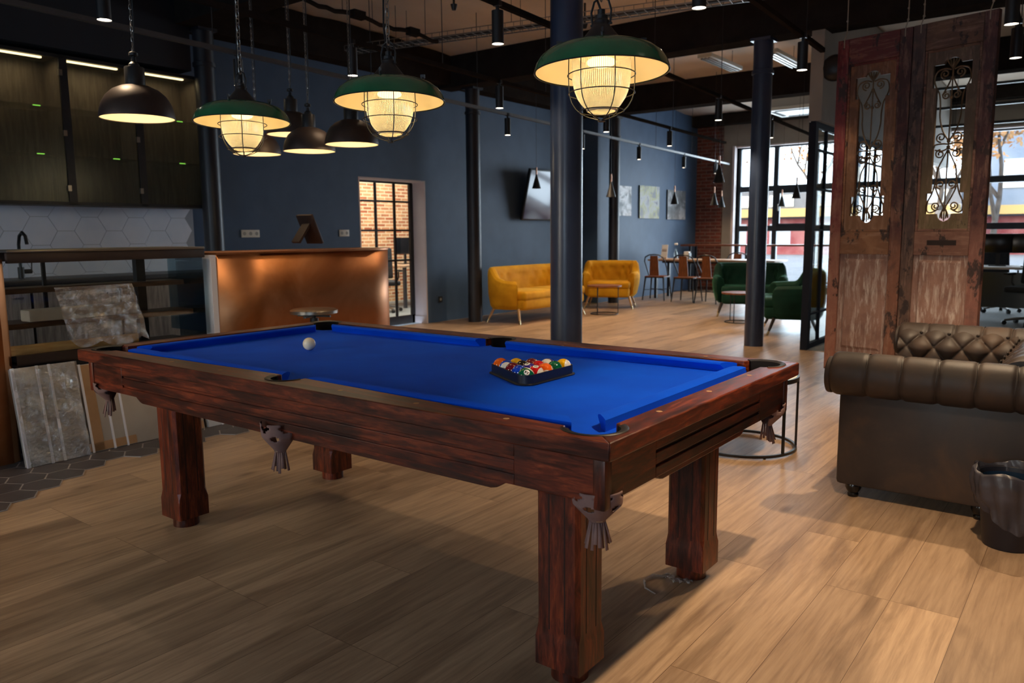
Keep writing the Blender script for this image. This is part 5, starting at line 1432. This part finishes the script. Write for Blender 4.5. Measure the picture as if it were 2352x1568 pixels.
T = thing('napkin_holder', 'dark napkin holder with white napkins on the long table', 'napkin holder', (-3.02, 12.72, .763))
B().box(-.06, 0, .06, .012, .1, .12).box(.06, 0, .06, .012, .1, .12).box(0, 0, .006, .13, .1, .012).obj('holder', M['black'], T); B().box(0, 0, .08, .1, .09, .13, bev=.01).obj('napkins', M['paper'], T)

# ---------------------------------------------------------------- pictures and television
def photomat(name, seed, cols):
    m, nt, out = new_mat(name); tc = N(nt, 'ShaderNodeTexCoord'); mp = N(nt, 'ShaderNodeMapping'); mp.inputs['Location'].default_value = (seed, seed, seed); mp.inputs['Scale'].default_value = (1, 1.3, 1.3)
    nt.links.new(tc.outputs['Object'], mp.inputs['Vector']); n = noise(nt, mp.outputs[0], 2.6, 6, .62, .4)
    bsdf(nt, out, col=ramp(nt, n, cols), rough=.5); return m
g3 = lambda a: (a, a, a * 1.03)
for y0, y1, z0, z1, sd, lab in ((11.52, 12.12, 1.6, 2.16, 1., 'pale photo canvas beside the dark column, first of three on the blue wall'), (12.46, 13.30, 1.56, 2.20, 7., 'middle grey photo canvas with a yellowish patch on the blue wall'), (13.68, 14.55, 1.55, 2.16, 13., 'dark photo canvas on the blue wall next to the brick pier')):
    T = thing('photo_canvas', lab, 'picture', (XW2, y0, z0), 0, 'photo canvases on the blue wall')
    cols = [(.36, g3(.03)), (.45, g3(.4)), (.53, g3(.75)), (.62, g3(.12))] if sd != 7. else [(.36, g3(.06)), (.45, g3(.4)), (.55, (.34, .33, .12)), (.64, g3(.14))]
    if sd == 13.: cols = [(.3, g3(.03)), (.5, g3(.12)), (.6, g3(.3)), (.75, g3(.05))]
    B().box(.024, (y1 - y0) / 2, (z1 - z0) / 2, .004, y1 - y0, z1 - z0).obj('print', photomat('canvas print %d' % sd, sd, cols), T)
    B().box(.011, (y1 - y0) / 2, (z1 - z0) / 2, .022, y1 - y0, z1 - z0).obj('stretcher_frame', M['dkgrey'], T)
T = thing('television', 'wall television tilted downwards, left of the thick navy column', 'television', (-4.2, 8.89, 1.5)); T.rotation_euler = (0, R(13), 0)
M['screen'] = pm('glossy screen with reflection tint', lin((62, 56, 84)), None, rough=.1, spec=.5, coat=.35, coatr=.05)  # lavender base colour stands in for the reflected windows
B().box(0, .68, .42, .05, 1.36, .84, bev=.008).obj('casing', M['black'], T)
B().box(.027, .68, .42, .004, 1.32, .79).obj('screen', M['screen'], T)
B().box(-.11, .68, .38, .2, .3, .2).obj('wall_bracket', M['black'], T)

# ---------------------------------------------------------------- scrap of plastic on the floor
b = B()
b.tube([(2.3, 1.03, .004), (2.26, 1.0, .008), (2.25, .95, .006), (2.28, .90, .004), (2.33, .88, .003)], [.004, .007, .006, .004, .002], 5)
def sc(u, v): return (2.29 + .11 * u + .006 * math.sin(v * 9), 1.035 - .03 * v + .01 * math.sin(u * 9), .004 + .012 * abs(math.sin(u * 14 + v * 6)))
b.grid(sc, 20, 6)
tag(b.obj('plastic_scrap', M['scrapfilm'], None, ang=180), 'scrap of clear plastic lying on the floor beside the right rear table leg', 'plastic scrap')

# ---------------------------------------------------------------- offices
def office_chair(label, loc, rz, group):
    t = thing('office_chair', label, 'office chair', loc, rz, group)
    b = B()
    for k in range(5):
        a = 2 * PI * k / 5; b.tube([(0, 0, .1), (.14 * math.cos(a), .14 * math.sin(a), .085), (.28 * math.cos(a), .28 * math.sin(a), .062)], [.024, .018, .014], 8)
    ba = b.obj('star_base', M['steel'], t)
    for k in range(5):
        a = 2 * PI * k / 5; B().cyl((.28 * math.cos(a) - .02 * math.sin(a), .28 * math.sin(a) + .02 * math.cos(a), .03), (.28 * math.cos(a) + .02 * math.sin(a), .28 * math.sin(a) - .02 * math.cos(a), .03), .03, seg=12).obj('caster', M['black'], ba)
    B().cyl((0, 0, .1), (0, 0, .45), .025, seg=12).obj('gas_lift', M['steel'], t)
    B().box(0, 0, .48, .48, .46, .08, bev=.03, seg=3).obj('seat', M['dkgrey'], t)
    B().box(0, .24, .80, .44, .06, .52, bev=.028, seg=3, rx=R(-8)).obj('backrest', M['dkgrey'], t)
    for sx in (-1, 1):
        b = B(); b.tube([(sx * .24, .1, .48), (sx * .28, .08, .56), (sx * .28, .08, .66)], .014, 8); b.box(sx * .28, .02, .68, .06, .24, .03, bev=.01)
        b.obj('armrest', M['black'], t)
    return t
oc = office_chair('black office chair in the room behind the doorway', (-6.1, 7.6, 0), R(60), 'black office chairs')
dup(oc, (2.72, 10.95, .006), R(-20), 'black office chair at the far right edge beyond the hanging doors')
dup(oc, (2.2, 12.75, .006), R(160), 'office chair under the far desk beyond the hanging doors')
T = thing('office_desk', 'dark desk in the room behind the doorway', 'desk', (-6.6, 9.0, 0))
B().box(0, 0, .73, .8, 1.6, .03).obj('desk_top', M['oak'], T)
for sx in (-1, 1):
    for sy in (-1, 1): B().box(sx * .35, sy * .75, .36, .05, .05, .71).obj('leg', M['black'], T)
T = thing('monitor', 'black monitor on the desk behind the doorway', 'monitor', (-6.7, 8.75, .745), R(80))
B().box(0, 0, .33, .52, .03, .30, bev=.005).obj('screen', M['blackgl'], T); B().box(0, .03, .12, .05, .02, .22).obj('stand', M['black'], T); B().box(0, .03, .006, .22, .16, .012).obj('base', M['black'], T)
M['modesty'] = pm('grey blue panel', lin((74, 84, 90)), None, rough=.3)
T = thing('office_desk', 'grey desk with dark modesty panel beyond the hanging doors', 'desk', (2.5, 11.9, .006), 0)
B().box(0, 0, .73, 1.6, .8, .03).obj('desk_top', M['paper'], T)
B().box(0, -.3, .42, 1.5, .02, .5).obj('modesty_panel', M['modesty'], T)
for sx in (-1, 1):
    for sy in (-1, 1): B().box(sx * .72, sy * .34, .36, .05, .05, .71).obj('leg', M['black'], T)
for x, lab in ((2.22, 'black monitor on the grey desk, close to the door leaf edge'), (2.62, 'black monitor on the grey desk at the right photo edge')):
    T = thing('monitor', lab, 'monitor', (x, 11.95, .751), R(5), 'monitors on the grey desk')
    B().box(0, 0, .33, .46, .03, .28, bev=.005).obj('screen', M['blackgl'], T); B().box(0, .03, .12, .05, .02, .22).obj('stand', M['black'], T); B().box(0, .03, .006, .22, .16, .012).obj('base', M['black'], T)
for k, (y, z, lab) in enumerate(((13.0, 3.52, 'highest dark rail under the ceiling seen through the door grille'), (13.0, 3.21, 'middle dark rail under the ceiling seen through the door grille'), (13.0, 2.93, 'lowest dark rail under the ceiling seen through the door grille'))):
    T = thing('ceiling_rail', lab, 'rail', (3.2, y, z), 0, 'dark rails in the office')
    B().box(0, 0, 0, 4.3, .05, .04).obj('rail', M['black'], T)
    b = B()
    for q in (-1.8, -.6, .6, 1.8): b.cyl((q, 0, .02), (q, 0, 3.8 - z), .004, seg=6)
    b.obj('hanger_rods', M['black'], T)

# ---------------------------------------------------------------- outside
struct('ground', B().box(0, 50, -.25, 160, 69, .2), pm('asphalt', lin((96, 96, 98)), lin((112, 112, 112)), 2, rough=.9))
def facade(name, label, x0, x1, y, h, wall, win, floors, shop=None, band=None):
    t = thing(name, label, 'building', ((x0 + x1) / 2, y, -.15)); w_ = x1 - x0
    B().box(0, 3, h / 2, w_, 6, h).obj('wall', wall, t)
    n = int(w_ / 2.6)
    for fz, fh in floors:
        for k in range(n):
            fr = B().box(-w_ / 2 + w_ * (k + .5) / n, -.02, fz, 1.5, .12, fh).obj('window', M['white_pl'], t)
            B().box(-w_ / 2 + w_ * (k + .5) / n, -.09, fz, 1.3, .03, fh - .2).obj('pane', win, fr)
    if band: B().box(0, -.5, band[0], w_, 1.0, band[1]).obj('awning', M['yellow_band'], t)
    if shop: B().box(0, -.05, shop / 2, w_, .1, shop).obj('shop_front', M['brick_red2'], t)
    B().box(0, 3, h + .1, w_ + .3, 6.3, .2).obj('roof', M['dkgrey'], t)
    return t
M['yellow_band'] = pm('yellow awning', lin((158, 134, 84)), None, rough=.7)
M['brick_red2'] = pm('red shop front', lin((112, 44, 50)), lin((134, 84, 86)), 1.2, (1, 1, 1), rough=.8)
M['fac_grey'] = pm('grey facade', lin((92, 94, 100)), lin((104, 105, 110)), .6, rough=.9)
M['fac_blue'] = pm('blue grey facade', lin((96, 110, 130)), lin((112, 124, 142)), .5, rough=.9)
M['winsky'] = pm('pale window pane', lin((140, 154, 174)), None, rough=.15)
facade('building', 'low grey building with yellow awning across the street, seen through the window', -34, -3.2, 48, 4.0, M['fac_grey'], M['winsky'], ((3.3, .7), (1.2, 1.6)), 2.2, (2.55, .5))
facade('building', 'tall blue grey building across the street, seen right of the hanging doors', -2.4, 18, 52, 15, M['fac_blue'], M['winsky'], ((4.6, 1.6), (7.8, 1.6), (11, 1.6), (13.6, 1.2)), 2.2, (2.55, .5))
M['bark'] = pm('grey bark', lin((70, 62, 56)), lin((92, 82, 74)), 5, rough=.9)
M['leafy'] = pm('orange autumn leaves', lin((164, 112, 66)), lin((190, 146, 96)), 3, rough=.8)
def tree(label, x, y, h, seed, leaves):
    t = thing('street_tree', label, 'tree', (x, y, -.15), 0, 'street trees'); rnd = random.Random(seed)
    b = B(); tips = []
    def grow(p, d, r, l, n):
        pts = [p]; q = p
        for k in range(4):
            d = (d + Vector((rnd.uniform(-.16, .16), rnd.uniform(-.16, .16), rnd.uniform(-.02, .1)))).normalized(); q = q + d * (l / 4); pts.append(q)
        b.tube(pts, [r * (1 - .1 * k) for k in range(5)], 6)
        if n == 0: tips.extend(pts[1:]); return
        for k in range(3 if n > 1 else 2):
            dd = (d + Vector((rnd.uniform(-.8, .8), rnd.uniform(-.8, .8), rnd.uniform(-.1, .6)))).normalized(); grow(pts[-1 - (k % 3 == 2)], dd, r * .58, l * .72, n - 1)
        if n < 3: tips.extend(pts[2:])
    grow(Vector((0, 0, 0)), Vector((.03, 0, 1)), h * .015, h * .34, 4)
    b.obj('trunk', M['bark'], t)
    if leaves:
        b = B()
        for p in tips:
            for k in range(leaves):
                c_ = p + Vector((rnd.gauss(0, .34), rnd.gauss(0, .34), rnd.gauss(0, .28))); s_ = rnd.uniform(.04, .09)
                u = Vector((rnd.gauss(0, 1), rnd.gauss(0, 1), rnd.gauss(0, 1))).normalized(); v = u.orthogonal().normalized()
                b.quad(c_ - u * s_, c_ + v * s_ * .6, c_ + u * s_, c_ - v * s_ * .6)
        b.obj('foliage', M['leafy'], t, fix=False, kind='stuff')
tree('bare leaning street tree outside the left window panes', -5.6, 21.5, 7, 3, 1)
tree('bare street tree outside the window left of the glass partition', -4.4, 26, 7, 11, 9)
tree('street tree with orange autumn leaves outside the window right of the hanging doors', 1.1, 20.5, 6.5, 5, 40)
tree('street tree with orange leaves seen through the grille of the brown door leaf', -.6, 24, 7.5, 8, 40)

# ---------------------------------------------------------------- light
wd = bpy.data.worlds.new('world'); bpy.context.scene.world = wd; wd.use_nodes = True
nt = wd.node_tree; nt.nodes.clear(); o = nt.nodes.new('ShaderNodeOutputWorld'); bg = nt.nodes.new('ShaderNodeBackground')
sky = nt.nodes.new('ShaderNodeTexSky'); sky.sky_type = 'NISHITA'; sky.sun_disc = False; sky.sun_elevation = R(24); sky.sun_rotation = R(200); sky.air_density = 1.6; sky.dust_density = 4
mx = nt.nodes.new('ShaderNodeMix'); mx.data_type = 'RGBA'; mx.inputs[0].default_value = .65; nt.links.new(sky.outputs[0], mx.inputs[6]); mx.inputs[7].default_value = (4.2, 5.2, 6.6, 1)
nt.links.new(mx.outputs[2], bg.inputs[0]); bg.inputs[1].default_value = 1.1; nt.links.new(bg.outputs[0], o.inputs[0])
# daylight entering through the window openings
lamp('AREA', 'daylight', None, (-1.8, YB + .35, 1.6), 260, (.74, .87, 1), 2.5, (R(-90), 0, 0), sy=2.9)
lamp('AREA', 'daylight', None, (1.0, YB + .35, 1.6), 260, (.74, .87, 1), 3.0, (R(-90), 0, 0), sy=2.9)
lamp('AREA', 'daylight', None, (-1.5, YF - .3, 1.7), 22, (.45, .70, 1), 1.7, (R(90), 0, 0), sy=1.3)  # cool fill shining through the added left rear window
lamp('AREA', 'daylight', None, (3.15, YF - .3, 1.7), 34, (.42, .68, 1), 1.6, (R(90), 0, 0), sy=1.3)
lamp('AREA', 'room_light', None, (-6.0, 7.6, 3.2), 260, (1, .93, .82), 2.0, (0, 0, 0), sy=4)

# ---------------------------------------------------------------- put every thing's origin at its base
bpy.context.view_layer.update()
for t in [q for q in bpy.data.objects if q.type == 'EMPTY' and not q.parent]:
    pts = []
    def walk(q):
        for c in q.children:
            if c.type == 'MESH': pts.extend([t.matrix_world.inverted() @ c.matrix_world @ Vector(v) for v in c.bound_box])
            walk(c)
    walk(t)
    if not pts: continue
    lo = Vector([min(p[i] for p in pts) for i in range(3)]); hi = Vector([max(p[i] for p in pts) for i in range(3)])
    d = Vector(((lo.x + hi.x) / 2, (lo.y + hi.y) / 2, lo.z))
    t.location = t.matrix_world @ d
    for c in t.children: c.location = c.location - d
bpy.context.view_layer.update()
